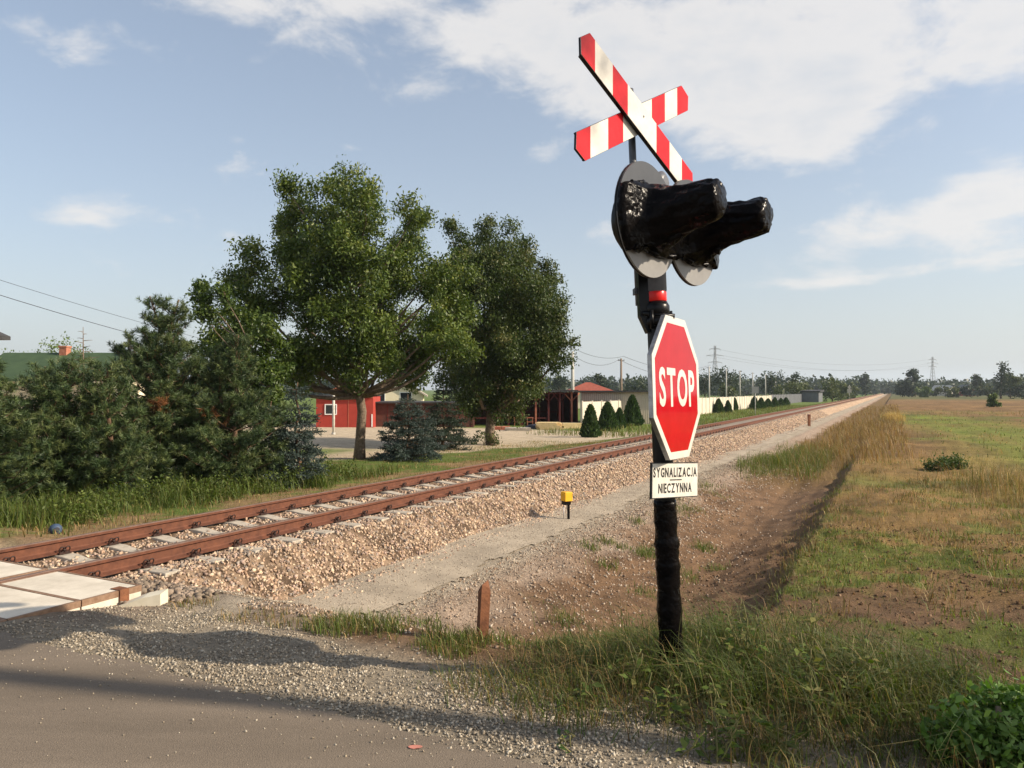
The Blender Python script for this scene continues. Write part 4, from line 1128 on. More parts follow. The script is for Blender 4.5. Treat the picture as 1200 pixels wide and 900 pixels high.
far_tree(1200, 446, 24, 245, 'dark bush at the right edge of the photo', FARG, 125, kind='bush', cat='bush', name='bush')
far_tree(1164, 460, 11, 118, 'small bright green sapling standing alone in the dry field', BRIGHT, 126, kind='bush', group='saplings', cat='sapling', name='sapling')
for i, (px, pt_, w_) in enumerate([(1085, 452, 22), (1108, 452, 30), (1132, 451, 24), (1158, 452, 22)]):
    far_tree(px, pt_, w_, 300, '%s of the four green bushes edging the far field' % ['leftmost', 'second', 'third', 'rightmost'][i], [BRIGHT, OLIVE, FARG, OLIVE][i], 130 + i, 'bushes edging the field', kind='bush', cat='bush', name='bush')

# distant woods: one mass
rng = np.random.default_rng(77); CN = []; CC = []
for (pa, pb, d0, d1, yt, n) in [(560, 1010, 420, 620, 446, 150), (1000, 1250, 520, 800, 448.5, 110), (1060, 1260, 420, 520, 452, 40), (-200, 420, 330, 480, 446, 110), (990, 1065, 900, 1400, 452, 60), (560, 1300, 900, 1300, 449.5, 160), (1200, 1900, 300, 700, 440, 150)]:
    for i in range(n):
        px = pa + (pb - pa) * (i + rng.random()) / n; d = rng.uniform(d0, d1); x = (px - 600) / F * d; zb = h1(x, d)
        H_ = EYE + (HOR - yt - rng.normal() * 1.6) * d / F - zb; H_ = max(H_, 3)
        k = 12
        c = np.stack([x + rng.normal(size=k) * H_ * .3, d + rng.normal(size=k) * H_ * .3, zb + H_ * rng.uniform(.12, .95, k)], -1)
        CN.append(c); CC.append(np.array(FARG)[rng.integers(0, 4, k)])
V, Q, c = leaf_cloud(np.concatenate(CN), 9, 1.5, 2.6, np.concatenate(CC), rng, aspect=.7)
tag(raw('distant_woods', V, Q, M['leaf'], None, c), kind='stuff')
# roadside tree just out of the frame on the right: its shadow lies over the road
sx = .985; sy = -.17
broad_tree('roadside_tree', 'tall roadside tree with a bare trunk, outside the frame on the right', (11.0, 1.9, h1(11.0, 1.9)), [(0, 0, 12.6, 1.4), (.9, .3, 12.0, .9), (-.5, -.5, 12.1, .8), (.2, .5, 13.6, 1.0)], 11.2, .22, LIME, 60, 16, .16, .2, 33, top=13.2, droop=.3, group='roadside trees')
broad_tree('roadside_tree', 'thin young roadside tree beside the thicker one, outside the frame on the right', (11.6, 1.66, h1(11.6, 1.66)), [(0, 0, 12, .7), (.2, .2, 11.4, .5), (-.2, 0, 12.6, .5)], 10.8, .11, LIME, 60, 14, .14, .15, 35, top=12.4, droop=.3, group='roadside trees')

# ================================================================ GRASS AND WEEDS
GREEN = np.array([(.07, .11, .018), (.1, .15, .025), (.135, .175, .034), (.085, .115, .022)])
OLV = np.array([(.12, .125, .035), (.16, .15, .045), (.1, .11, .03), (.2, .17, .06)])
DRY = np.array([(.36, .25, .1), (.28, .18, .07), (.44, .33, .15), (.22, .13, .05)])
def blades(P, Hh, Wd, cols, rng, bend=.5, wind=(0, 0)):
    n = len(P); a = rng.uniform(0, 6.283, n)
    d = np.stack([np.cos(a), np.sin(a), 0 * a], -1)
    b_ = bend * rng.uniform(.2, 1.3, n)
    d2 = d * b_[:, None] + np.array([wind[0], wind[1], 0])
    side = np.stack([-np.sin(a + rng.normal(size=n) * .6), np.cos(a), 0 * a], -1)
    up = np.array([0, 0, 1.0])
    p1 = P + up * (Hh * .55)[:, None] + d2 * (Hh * .22)[:, None]
    p2 = P + up * (Hh * (1 - .25 * b_))[:, None] + d2 * (Hh * .75)[:, None]
    w = (Wd / 2)[:, None] * side
    V = np.stack([P - w, P + w, p1 - w * .75, p1 + w * .75, p2], 1).reshape(-1, 3)
    i = np.arange(n)[:, None] * 5
    T = np.concatenate([i + [0, 1, 3], i + [0, 3, 2], i + [2, 3, 4]], 0)
    c = cols * rng.uniform(.75, 1.25, (n, 1))
    cc = np.repeat(np.clip(c, 0, 1), 5, 0)
    return V, T, cc
GV, GT, GC = {}, {}, {}
def add(key, V, T, c):
    off = sum(len(v) for v in GV.get(key, []))
    GV.setdefault(key, []).append(V); GT.setdefault(key, []).append(T + off); GC.setdefault(key, []).append(c)
def field_of(key, n, t0, t1, s0, s1, dens, h, w, pal, bend=.6, seed=1, wind=(0, 0), clump=None, hf=None):
    rng = np.random.default_rng(seed)
    t = rng.uniform(t0, t1, n); s = rng.uniform(s0, s1, n)
    if clump:
        k = rng.integers(0, clump[0], n); ct = rng.uniform(t0, t1, clump[0]); cs = rng.uniform(s0, s1, clump[0])
        t = ct[k] + rng.normal(size=n) * clump[1]; s = cs[k] + rng.normal(size=n) * clump[1]
    ok = rng.random(n) < dens(t, s); t, s = t[ok], s[ok]
    if not len(t): return
    x, y = W(t, s); P = np.stack([x, y, height(t, s) - .01], -1)
    hh = rng.uniform(h[0], h[1], len(t))
    if hf: hh = hh * hf(t, s)
    add(key, *blades(P, hh, np.full(len(t), w) * rng.uniform(.7, 1.3, len(t)), pal[rng.integers(0, len(pal), len(t))], rng, bend, wind))
mixp = np.concatenate([GREEN, OLV]); mixd = np.concatenate([OLV, DRY])
# long grass on the bank by the mast
def bank_d(t, s):
    n = fbm(t * 1.5, s * 1.5, 201, 4)
    core = np.exp(-((t - 4.98) / .66) ** 2) * (1 - sst(1.9, 3.0, s)) * sst(-3.3, -1.6, s)
    return np.clip(core * (.12 + 1.5 * sst(.38, .6, n)), 0, 1)
field_of('grass', 80000, 3.6, 6.4, -3.3, 3.2, lambda t, s: np.exp(-((t - 4.75) / .72) ** 2) * (1 - sst(1.6, 2.7, s)) * (.25 + .75 * sst(.3, .5, fbm(t * 1.6, s * 1.6, 216))), (.03, .17), .0052, np.concatenate([GREEN * .8, OLV * .8, DRY * .7]), 1.4, 111)
field_of('grass', 62000, 3.7, 6.4, -3.3, 3.2, bank_d, (.08, .42), .0045, np.concatenate([GREEN * .9, GREEN * .75, GREEN, OLV * .8, DRY[:1]]), 1.5, 11, (-.25, -.1), None, lambda t, s: (.3 + .8 * np.exp(-((s - .3) / 1.3) ** 2)) * (.4 + 1.1 * fbm(t * 2.4, s * 2.4, 219)))
field_of('grass', 9000, 4.2, 5.9, -1.6, 2.2, lambda t, s: np.exp(-((t - 5.0) / .5) ** 2) * np.exp(-((s - .3) / 1.0) ** 2), (.25, .6), .0045, np.concatenate([GREEN * .9, OLV * .85, GREEN * .7]), 1.6, 12, (-.3, 0), (70, .16))
field_of('dry_grass', 2600, 3.9, 5.6, -2.6, 2.4, lambda t, s: np.exp(-((t - 4.6) / .6) ** 2), (.12, .45), .003, np.concatenate([DRY, OLV]), 1.3, 121, (-.1, 0), (90, .1))
field_of('grass', 9000, 3.6, 4.7, -2.6, 2.2, lambda t, s: sst(.45, .62, fbm(t * 1.8, s * 1.8, 203)) * sst(3.55, 3.9, t) * (1 - .8 * sst(1.2, 2.0, s)), (.05, .2), .0055, np.concatenate([GREEN, OLV, DRY[:2]]), 1.1, 13)
# tufts at the gravel's back edge and on the ditch bank
field_of('grass', 2600, 4.55, 5.1, 2.7, 4.2, lambda t, s: sst(.46, .58, fbm(t * 1.2 + 4, s * 1.7, 204)), (.05, .17), .0055, np.concatenate([GREEN, GREEN, OLV, DRY[:2]]), .9, 14)
field_of('dry_grass', 900, 4.5, 4.95, 3.6, 5.7, lambda t, s: sst(.42, .58, fbm(t * 1.9 + 4, s * 2.3, 224)), (.04, .13), .006, np.concatenate([OLV, DRY, GREEN[:1]]), 1.1, 141)
field_of('grass', 3200, 5.2, 15, 2.6, 4.9, lambda t, s: np.ones(len(t)), (.04, .18), .009, np.concatenate([GREEN, GREEN, OLV]), .9, 15, (0, 0), (26, .12))
# short grass and stubble over the field
def short_d(t, s):
    return np.clip(green_mask(t, s) * .95 + .05, 0, 1) * (1 - sst(1.0, 1.7, s))
field_of('grass', 60000, 5.6, 15, -9, 1.6, short_d, (.03, .11), .006, np.concatenate([GREEN, GREEN * 1.15, OLV]), .9, 16, (0, 0), None, lambda t, s: .5 + fbm(t * 2, s * 2, 220))
field_of('grass', 26000, 15, 34, -20, 1.7, lambda t, s: np.clip(green_mask(t, s) + .2, 0, 1), (.05, .17), .012, np.concatenate([GREEN, OLV, OLV, DRY]), .9, 17, (0, 0), None, lambda t, s: .4 + 1.2 * fbm(t * .9, s * .9, 221))
field_of('dry_grass', 16000, 8.5, 24, -6, 2.0, lambda t, s: dry_mask(t, s) * .75, (.03, .15), .008, np.concatenate([DRY, DRY, OLV]), 1.3, 18)
field_of('dry_grass', 9000, 8, 26, -9, 1.6, lambda t, s: np.ones(len(t)), (.05, .26), .009, np.concatenate([DRY * .8, OLV * .8, DRY * .55]), 1.3, 181, (0, 0), (300, .13))
field_of('grass', 7000, 7, 24, -9, 1.4, lambda t, s: np.ones(len(t)), (.05, .18), .009, np.concatenate([GREEN, GREEN * 1.2, OLV]), 1.1, 182, (0, 0), (160, .2))
# tall dry grass where the ditch runs out, and along the field's edge
BR = np.array([(.26, .165, .065), (.2, .12, .045), (.31, .215, .085), (.16, .1, .04), (.2, .17, .06)])
clumpf = lambda t, s: .35 + 1.25 * sst(.3, .7, fbm(t * .8, s * 1.1, 222))
field_of('dry_grass', 20000, 23, 75, -1.4, 3.9, lambda t, s: sst(25, 31, t + (fbm(t * .4, s * .7, 205) - .5) * 7) * (1 - .6 * sst(35, 75, t)) * (1 - sst(2.6, 3.9, s + (fbm(t * .4, s, 206) - .5))) * sst(-1.4, .6, s) * (.15 + .85 * sst(.36, .56, fbm(t * .6, s * .9, 223))), (.2, .62), .013, BR, .9, 19, (-.1, 0), None, clumpf)
field_of('dry_grass', 9000, 34, 150, -.6, 4.2, lambda t, s: .3 + .7 * sst(.4, .6, fbm(t * .2, s * .5, 225)), (.2, .55), .026, BR, .7, 20)
field_of('dry_grass', 9000, 12, 34, -19, -5.5, lambda t, s: sst(.48, .62, fbm(t * .33, s * .33, 207)), (.15, .6), .012, np.concatenate([BR, OLV]), .9, 21, (0, 0), None, clumpf)
field_of('dry_grass', 12000, 34, 110, -60, -3, lambda t, s: sst(.44, .6, fbm(t * .07, s * .07, 208)) * (1 - np.exp(-(swath_d(*W(t, s)) / 5) ** 4)), (.12, .45), .03, np.concatenate([BR, BR, OLV]), .8, 22)
field_of('grass', 26000, 32, 110, -70, -1, lambda t, s: .25 + .75 * np.exp(-(swath_d(*W(t, s)) / 5) ** 4) + 0 * t, (.05, .2), .03, np.concatenate([GREEN, GREEN, OLV, DRY]), 1.0, 225, (0, 0), None, clumpf)
# pale yellow clump
px, py, _ = G(1047, 494, -.75); tc_, sc_ = TS(px, py)
field_of('dry_grass', 2600, tc_ - 2.6, tc_ + 2.6, sc_ - .9, sc_ + .9, lambda t, s: np.exp(-((t - tc_) / 1.6) ** 2 - ((s - sc_) / .6) ** 2), (.5, 1.0), .02, np.array([(.45, .32, .11), (.38, .26, .09), (.5, .37, .15)]), .8, 23)
# tuft of pale stalks right of the yellow clump, near the photo's right edge
px, py, _ = G(1180, 575, -.7); tr_, sr_ = TS(px, py)
field_of('dry_grass', 5200, tr_ - 4, tr_ + 4, sr_ - 2, sr_ + 2, lambda t, s: np.exp(-((t - tr_) / 2.2) ** 2 - ((s - sr_) / .9) ** 2), (.25, .8), .009, np.concatenate([BR, DRY[2:3], OLV]), .9, 231)
# green tangle where the ditch meets the path's edge
field_of('grass', 14000, 23.5, 40, 1.9, 4.9, lambda t, s: sst(24.5, 27.5, t + (fbm(t, s, 209) - .5) * 3) * (1 - .8 * sst(32, 38, t)) * (1 - sst(4.5, 5.1, s)) * sst(1.9, 2.6, s), (.1, .42), .011, np.concatenate([GREEN, OLV]), .9, 24, (0, 0), None, clumpf)
field_of('grass', 700, 15, 22, 4.0, 5.0, lambda t, s: np.ones(len(t)), (.06, .2), .01, np.concatenate([GREEN, OLV]), .9, 242, (0, 0), (8, .2))
# beyond the track: weeds under the pines, strip of dry grass, lawn
field_of('grass', 26000, 3, 17, 11.5, 14.2, lambda t, s: sst(11.8, 12.9, s + (fbm(t * .8, s * .8, 210) - .5) * 1.6) * (.2 + .8 * sst(.38, .56, fbm(t * 1.5, s * 1.5, 226))), (.12, .62), .013, np.concatenate([GREEN, GREEN * .8, OLV[:2]]), 1.0, 25, (0, 0), None, lambda t, s: .25 + 1.3 * fbm(t * 1.3, s * 1.3, 211))
field_of('grass', 16000, 2, 34, 10.6, 16.0, lambda t, s: .25 + .75 * sst(.45, .6, fbm(t * .7, s * .7, 212)), (.04, .14), .011, np.concatenate([GREEN, OLV, DRY]), 1.0, 26)
field_of('dry_grass', 7000, 2, 34, 10.5, 13.5, lambda t, s: sst(.48, .6, fbm(t * .9, s * .9, 213)), (.05, .2), .012, np.concatenate([BR, OLV]), .9, 27)
field_of('grass', 12000, 40, 150, 10.8, 20, lambda t, s: sst(.3, .5, fbm(t * .2, s * .4, 214)), (.2, .5), .035, np.concatenate([GREEN, OLV]), .7, 28)
# broad leaved ground weeds among the long grass below the pines
rng = np.random.default_rng(230)
n = 2200; t = rng.uniform(3, 16, n); s = rng.uniform(12.2, 14, n); k = sst(.45, .62, fbm(t * 1.1, s * 1.1, 227)); ok = rng.random(n) < k
t, s = t[ok], s[ok]; x, y = W(t, s)
V, Q, c = leaf_cloud(np.stack([x, y, height(t, s) + rng.uniform(.05, .5, len(t))], -1), 6, .06, .07, GREEN[rng.integers(0, 4, len(t))] * .8, rng, .1, .5)
T3 = np.concatenate([Q[:, [0, 1, 2]], Q[:, [0, 2, 3]]]); add('grass', V, T3, c)
for key in GV:
    V, T, c = np.concatenate(GV[key]), np.concatenate(GT[key]), np.concatenate(GC[key])
    tag(raw(key, V, T, M['grass'], None, c), kind='stuff')

# single weeds one can point at
def weed(label, px, py, gz, H_, seed, kind='leafy', cols=GREEN, n_st=1, spread=.1, leafL=.07, name='weed', ptype='weed', dz=0):
    x, y, _ = G(px, py, gz); z = h1(x, y); rng = np.random.default_rng(seed)
    r = thing(name, label, ptype, (x, y, z))
    b = MB(); P = []; D_ = []; Lf = []
    for q in range(n_st):
        a = rng.uniform(0, 6.28); tip = np.array([math.cos(a) * spread, math.sin(a) * spread, H_ * rng.uniform(.75, 1)])
        st_ = wander((rng.normal() * .02 * n_st, rng.normal() * .02 * n_st, -.03), tip, 6, .012, rng)
        b.tube(st_, [.006 - .0006 * k for k in range(7)], 5)
        nl = int(H_ * (42 if kind == 'leafy' else 26))
        for k in range(nl):
            f = rng.uniform(.12, 1); i = min(int(f * 6), 5); g = f * 6 - i
            p = np.array(st_[i]) * (1 - g) + np.array(st_[i + 1]) * g
            a = rng.uniform(0, 6.28); l = leafL * (1.25 - f) * rng.uniform(.6, 1.3) + .012
            d = np.array([math.cos(a), math.sin(a), rng.uniform(-.1, .7)])
            if kind == 'spike' and f > .72: d = np.array([math.cos(a) * .5, math.sin(a) * .5, .8]); l *= .5
            P.append(p + d * l * .5 + d * rng.uniform(0, .03)); D_.append(d / np.linalg.norm(d)); Lf.append(l)
    b.build('stem', M['grass_stem'], r)
    P, D_, Lf = np.array(P), np.array(D_), np.array(Lf)[:, None]; n = len(P)
    e = np.cross(D_, np.array([0, 0, 1.0]) + rng.normal(size=(n, 3)) * .4); e /= np.linalg.norm(e, axis=1, keepdims=True)
    up = np.cross(e, D_)
    V = np.stack([P - D_ * Lf * .5, P + e * Lf * .24 + up * Lf * .05, P + D_ * Lf * .5 - up * Lf * .12, P - e * Lf * .24 + up * Lf * .05], 1).reshape(-1, 3)
    c = cols[rng.integers(0, len(cols), n)] * rng.uniform(.75, 1.3, (n, 1))
    raw('leaves', V, np.arange(4 * n).reshape(-1, 4), M['grass'], r, np.repeat(c, 4, 0))
    return r
M['grass_stem'] = mottled('stem_mat', (.12, .12, .04), (.2, .17, .07), scale=20, rough=.7)
weed('slim leafy weed rising in front of the ditch, left of the mast', 745, 735, -.2, .56, 301, n_st=2, spread=.04)
weed('tall weed with a pale seed spike, right of the mast', 955, 778, .02, .62, 302, 'spike', OLV, 2, .05, .1)
weed('leafy weed with a pale spike at the edge of the bare soil', 1042, 820, .02, .42, 303, 'spike', np.concatenate([OLV, GREEN]), 3, .1, .11)
weed('yellowish weed standing close right of the mast', 880, 775, .05, .5, 304, 'spike', OLV, 2, .07, .09)
weed('low weed in the grass below the mast', 842, 735, -.1, .42, 305, 'leafy', GREEN, 2, .08, .07)
weed('broad leaved weed between the mast and the bare soil', 990, 815, .02, .42, 306, 'leafy', np.concatenate([GREEN, OLV]), 5, .16, .1)
weed('small round weed on the gravel below the long grass', 662, 872, .0, .07, 307, 'leafy', GREEN * np.array([.8, 1, 1.2]), 4, .05, .05)
weed('leafy green weed low on the verge below the mast', 830, 868, .02, .22, 308, 'leafy', GREEN, 6, .14, .07)
for i, (px, py, hh_) in enumerate([(868, 792, .44), (905, 800, .5), (930, 820, .4), (815, 800, .36), (782, 830, .3), (1010, 800, .38), (970, 845, .34), (735, 800, .3), (850, 845, .32), (690, 815, .26), (900, 860, .28), (1050, 850, .3)]):
    weed('leafy green weed standing in the long grass around the mast', px, py, .0, hh_, 330 + i, ('leafy', 'spike')[i % 2], np.concatenate([GREEN, OLV[:2]]), 3, .09, .085).__setitem__('group', 'weeds in the long grass')
x, y, _ = G(1168, 884, .0)
broad_tree('bushy_weed', 'bright green bushy weed in the lower right corner', (x, y, h1(x, y)), [(-.12, 0, .2, .14), (.1, .05, .26, .15), (.02, -.08, .14, .14), (.3, .02, .2, .15), (-.24, .04, .1, .1), (.2, -.12, .12, .12), (.45, 0, .16, .15)], .03, .012, [(.05, .1, .02), (.08, .155, .026), (.11, .2, .035), (.15, .24, .045)], 2600, 12, .05, .035, 309, top=.3, cat='weed', twig=False, aspect=.55)
weed('smaller green weed behind the bushy one in the lower right corner', 1118, 838, -.1, .3, 310, 'leafy', GREEN, 6, .12, .07)
x, y, _ = G(1112, 548, -.7)
broad_tree('dark_bush', 'dark green low bush in the middle of the dry field', (x, y, h1(x, y)), [(-.3, 0, .2, .24), (.15, .1, .26, .27), (.5, 0, .16, .18), (-.6, .1, .14, .15)], .05, .03, [(.035, .065, .015), (.06, .1, .022), (.09, .13, .03)], 600, 16, .09, .08, 34, cat='bush', limbs=False, group=None)

# ================================================================ BUILDINGS BEHIND THE TRACK
def bmat(rz): return Matrix.Rotation(rz, 4, 'Z')
def win(parent, x, z, w, h, y=0, sx=1, nm='window'):
    b = MB(); f = .07
    b.box(x - w / 2, x + w / 2, y - .03, y + .02, z, z + f); b.box(x - w / 2, x + w / 2, y - .03, y + .02, z + h - f, z + h)
    b.box(x - w / 2, x - w / 2 + f, y - .03, y + .02, z + f, z + h - f); b.box(x + w / 2 - f, x + w / 2, y - .03, y + .02, z + f, z + h - f)
    o = b.build(nm, M['winframe'], parent)
    b = MB(); b.box(x - w / 2 + f, x + w / 2 - f, y - .012, y + .01, z + f, z + h - f); b.build('pane', M['glass'], o)
    return o
# cream house cut by the left edge
d = 26; x0, _, z1 = D(8, 372, d)
r = thing('cream_house', 'cream rendered house with a dark hipped roof, cut by the left edge of the photo', 'house', ((8 - 600) / F * (d + 6) - 3.1, d + 2.5, -.6))
zt = EYE + (HOR - 385) * d / F + .6
b = MB(); b.box(-4, 2.85, -2.5, 3, -.3, zt); b.build('wall', M['cream'], r)
b = MB(); b.poly([(-4.6, -3, zt + .003), (3.25, -3, zt + .003), (3.25, 3.5, zt + .003), (-4.6, 3.5, zt + .003), (-2, .2, zt + 2.1), (.6, .2, zt + 2.1), (-4.6, -3, zt + .16), (3.25, -3, zt + .16), (3.25, 3.5, zt + .16), (-4.6, 3.5, zt + .16)],
       [(3, 2, 1, 0), (0, 1, 7, 6), (1, 2, 8, 7), (2, 3, 9, 8), (3, 0, 6, 9), (6, 7, 5, 4), (7, 8, 5), (8, 9, 4, 5), (9, 6, 4)])
b.build('roof', M['tarroof'], r)
win(r, 1.3, 1.1, 1.2, 1.3, -2.5)
# low farm building with a mossy green roof
d = 44; xa = (-30 - 600) / F * d; xb = (150 - 600) / F * d; zr = EYE + (HOR - 413) * d / F; ze = EYE + (HOR - 445) * d / F
r = thing('farm_building', 'long low farm building with a dull green roof behind the pines', 'farm building', ((xa + xb) / 2, d + 2, -.7))
hw = (xb - xa) / 2
b = MB(); b.box(-hw, hw, -2.2, 4.2, -.3, ze + .7); b.build('wall', M['cream'], r)
b = MB(); b.poly([(-hw - .3, -2.7, ze + .6), (hw + .3, -2.7, ze + .6), (hw + .3, 1, zr + .7), (-hw - .3, 1, zr + .7), (-hw - .3, 4.7, ze + .6), (hw + .3, 4.7, ze + .6), (-hw - .3, -2.7, ze + .72), (hw + .3, -2.7, ze + .72), (hw + .3, 1, zr + .84), (-hw - .3, 1, zr + .84), (-hw - .3, 4.7, ze + .72), (hw + .3, 4.7, ze + .72)],
       [(0, 3, 2, 1), (3, 4, 5, 2), (6, 7, 8, 9), (9, 8, 11, 10), (0, 1, 7, 6), (4, 10, 11, 5), (0, 6, 9, 3), (3, 9, 10, 4), (1, 2, 8, 7), (2, 5, 11, 8)])
b.build('roof', M['greenroof'], r)
cxl = (42 - 600) / F * d - (xa + xb) / 2; b = MB(); b.box(cxl - .22, cxl + .22, .6, 1.1, zr + .5, zr + 1.15); b.box(cxl - .26, cxl + .26, .56, 1.14, zr + 1.1505, zr + 1.25); b.build('chimney', M['brick'], r)
cxl = (122 - 600) / F * d - (xa + xb) / 2; b = MB(); b.box(cxl - .5, cxl + .3, .5, 1.2, zr + .5, zr + .95); b.tube([(cxl, .9, zr + .9), (cxl, .9, zr + 1.8)], .12, 10); b.build('flue', M['tarroof'], r)
for q in (-6, -2.5, 1, 4.2): win(r, q, 1.0, 1.1, 1.0, -2.2)
# small brown gable roofed shed glimpsed through the pines
x, y, _ = D(122, 470, 33)
r = thing('garden_shed', 'small shed with a pale brown gable roof, glimpsed between the pines', 'shed', (x, y, -.7))
b = MB(); b.prism([(-.9, -.3), (.9, -.3), (.9, 1.95), (0, 2.7), (-.9, 1.95)], -.9, 1.2); b.build('wall', M['cream'], r)
b = MB(); b.prism([(-1.15, 1.82), (0, 2.78), (1.15, 1.82), (1.15, 1.92), (0, 2.9), (-1.15, 1.92)], -1.15, 1.45); b.build('roof', M['sleeper'], r)
b = MB(); b.box(-.35, .4, -.93, -.9005, 0, 1.8); b.build('door', M['shedlight'], r)

# red workshop with the white window, and its brown flank
d = 55; zb = h1(-10, d)
r = thing('red_workshop', 'red boarded workshop with one white framed window behind the ash trunk', 'workshop', ((404 - 600) / F * d, d, zb), R(4))
kx = d / F
zt = EYE + (HOR - 464.5) * kx - zb
b = MB(); b.box(-33 * kx, 33 * kx, 0, 5, -.3, zt); b.build('wall', M['redwall'], r)
b = MB(); b.box(-34 * kx, 34 * kx, -.25, 5.2, zt + .003, zt + .1); b.build('roof', M['tarroof'], r)
win(r, -16 * kx, EYE + (HOR - 486) * kx - zb, 14 * kx, 12.5 * kx, -.02)
b = MB(); b.box(31 * kx, 32.4 * kx, -.03, -.001, .05, .95 * zt * .45); b.build('downpipe', M['winframe'], r)
b = MB(); b.box(4 * kx, 4.6 * kx, -.022, -.001, 0, zt - .1); b.box(-32.9 * kx, 32.9 * kx, -.04, -.0225, zt - .12, zt); b.build('batten', M['shedlight'], r)
r = thing('brown_shed', 'dark brown boarded shed between the red workshop and the open timber shelter', 'shed', ((500 - 600) / F * 57, 57, zb), R(2))
kx = 57 / F
b = MB(); b.box(-62 * kx, 55 * kx, 0, 5, -.3, 1.75); b.build('wall', M['shedbrown'], r)
b = MB(); b.box(-63 * kx, 57 * kx, -.35, 5.3, 1.753, 1.86); b.build('roof', M['tarroof'], r)
b = MB()
for q in np.linspace(-60, 52, 9): b.box(q * kx, q * kx + .07, -.03, -.0015, -.05, 1.75)
b.build('cover_strip', M['shedred'], r)
x, y, _ = G(391, 512, -.85)
r = thing('pale_post', 'thin pale post standing in the lawn in front of the white framed window', 'post', (x, y, h1(x, y)))
b = MB(); b.tube([(0, 0, -.2), (0, 0, EYE + (HOR - 460) * y / F - h1(x, y))], .075, 10); b.build('post_shaft', M['birch'], r)
b = MB(); b.tube([(0, 0, -.05), (0, 0, .12)], .11, 10); b.build('post_foot', M['pole'], r)
# pale gabled house behind them
d = 74; r = thing('pale_house', 'pale house with a beige gable, half hidden behind the ash and the sheds', 'house', ((460 - 600) / F * d, d, -1), R(6))
kx = d / F; ztp = EYE + (HOR - 452) * kx + 1
b = MB(); b.prism([(-3, -.3), (3, -.3), (3, ztp - .9), (0, ztp + .9), (-3, ztp - .9)], 0, 8); b.build('wall', M['cream'], r)
b = MB(); b.prism([(-3.4, ztp - 1.1), (0, ztp + .92), (3.4, ztp - 1.1), (3.4, ztp - .95), (0, ztp + 1.1), (-3.4, ztp - .95)], -.4, 8.4); b.build('roof', M['sleeper'], r)
win(r, -1.3, 1.4, 1.2, 1.3); win(r, 1.3, 1.4, 1.2, 1.3)
d = 66; r = thing('orange_hut', 'orange brown hut wall seen above the red workshop', 'hut', ((409 - 600) / F * d, d, -1))
b = MB(); b.prism([(-1.4, -.3), (1.4, -.3), (1.4, 2.9), (0, 3.4), (-1.4, 2.9)], 0, 3); b.build('wall', M['wood_old'], r)
b = MB(); b.prism([(-1.6, 2.83), (0, 3.41), (1.6, 2.83), (1.6, 2.93), (0, 3.52), (-1.6, 2.93)], -.2, 3.2); b.build('roof', M['shedlight'], r)

# open timber shelter: posts, braces, beams under a flat dark roof
d = 60; zb = h1(0, d); kx = d / F
def SX(px): return (px - 600) / F * d
zt = EYE + (HOR - 459) * kx - zb
r = thing('timber_shelter', 'open dark red timber shelter with posts and braces beside the beige shed', 'shelter', (SX(612), d, zb))
X = lambda px: SX(px) - SX(612)
b = MB(); b.box(X(550), X(676.5), 3.6, 3.75, -.2, zt - .05); b.build('back_wall', M['shedbrown'], r)
b = MB(); b.box(X(676.2), X(676.9), -.3, 3.75, -.2, zt - .01); b.build('added_shade_wall', M['shedred'], r)  # end wall added to keep the sun off the shelter's interior
for px in (583, 632, 660):
    b = MB(); b.box(X(px), X(px) + .06, .5, 3.59, -.2, zt - .06); b.build('partition', M['shedred'], r)
b = MB(); b.box(X(548), X(677), -.5, 4.1, zt, zt + .14); b.build('roof', M['tarroof'], r)
for i, px in enumerate([555, 578, 596, 612, 628, 643, 656, 670]):
    b = MB(); p = X(px); b.box(p - .07, p + .07, -.07, .07, -.2, zt - .005)
    rear = MB(); rear.box(p - .06, p + .06, 2.0, 2.12, -.2, zt - .005); rear.build('post', M['shedred'], r)
    for sg in (-1, 1): b.tube([(p + sg * .02, 0, zt - .75), (p + sg * .4, 0, zt - .35), (p + sg * .6, 0, zt - .1)], .05, 6)
    b.build('post', M['shedlight'] if i % 3 == 1 else M['shedred'], r)
b = MB(); b.box(X(550), X(676), -.06, .06, zt - .2, zt - .06); b.box(X(550), X(640), -.05, .05, .55, .64); b.box(X(556), X(655), 2.0, 2.1, 1.0, 1.1); b.build('beam', M['shedred'], r)
b = MB()
for p in (X(603), X(610), X(618), X(624)): b.box(p - .03, p + .03, -.4, -.34, 0, .62)
b.box(X(602), X(611), -.41, -.33, .62, .68); b.box(X(617), X(625), -.41, -.33, .62, .68); b.box(X(602), X(611), -.41, -.33, .28, .33); b.box(X(617), X(625), -.41, -.33, .28, .33)
b.build('trestle', M['shedlight'], r)
# stacks of sawn timber in front
def stack(px, py, w, n, label, sd, hgt=.5, mat='timber', dep=1.3):
    x, y, _ = G(px, py, zb); rr = random.Random(sd)
    r = thing('timber_stack', label, 'timber stack', (x, y, h1(x, y)), R(rr.uniform(-8, 8)), 'timber stacks in the yard')
    b = MB(); lay = max(2, int(hgt / .1))
    for l in range(lay):
        for q in range(7):
            y0 = -dep / 2 + q * dep / 7; o = rr.uniform(-.18, .18) - .02 * l
            b.box(-w / 2 + o, w / 2 + o - rr.uniform(0, .3), y0 + .008, y0 + dep / 7 - .008, l * .1 + .02, l * .1 + .108)
    b.build('boards', M[mat], r)
    b = MB(); b.box(-w * .3, -w * .3 + .1, -dep / 2, dep / 2, -.06, .018); b.box(w * .3, w * .3 + .1, -dep / 2, dep / 2, -.06, .018); b.build('bearer', M['shedbrown'], r)
stack(645, 503.5, 1.7, 4, 'pale yellow stack of sawn boards in front of the shelter', 1, .5)
stack(671, 501.5, 1.9, 4, 'pale yellow stack of boards at the beige shed\'s corner', 2, .45)
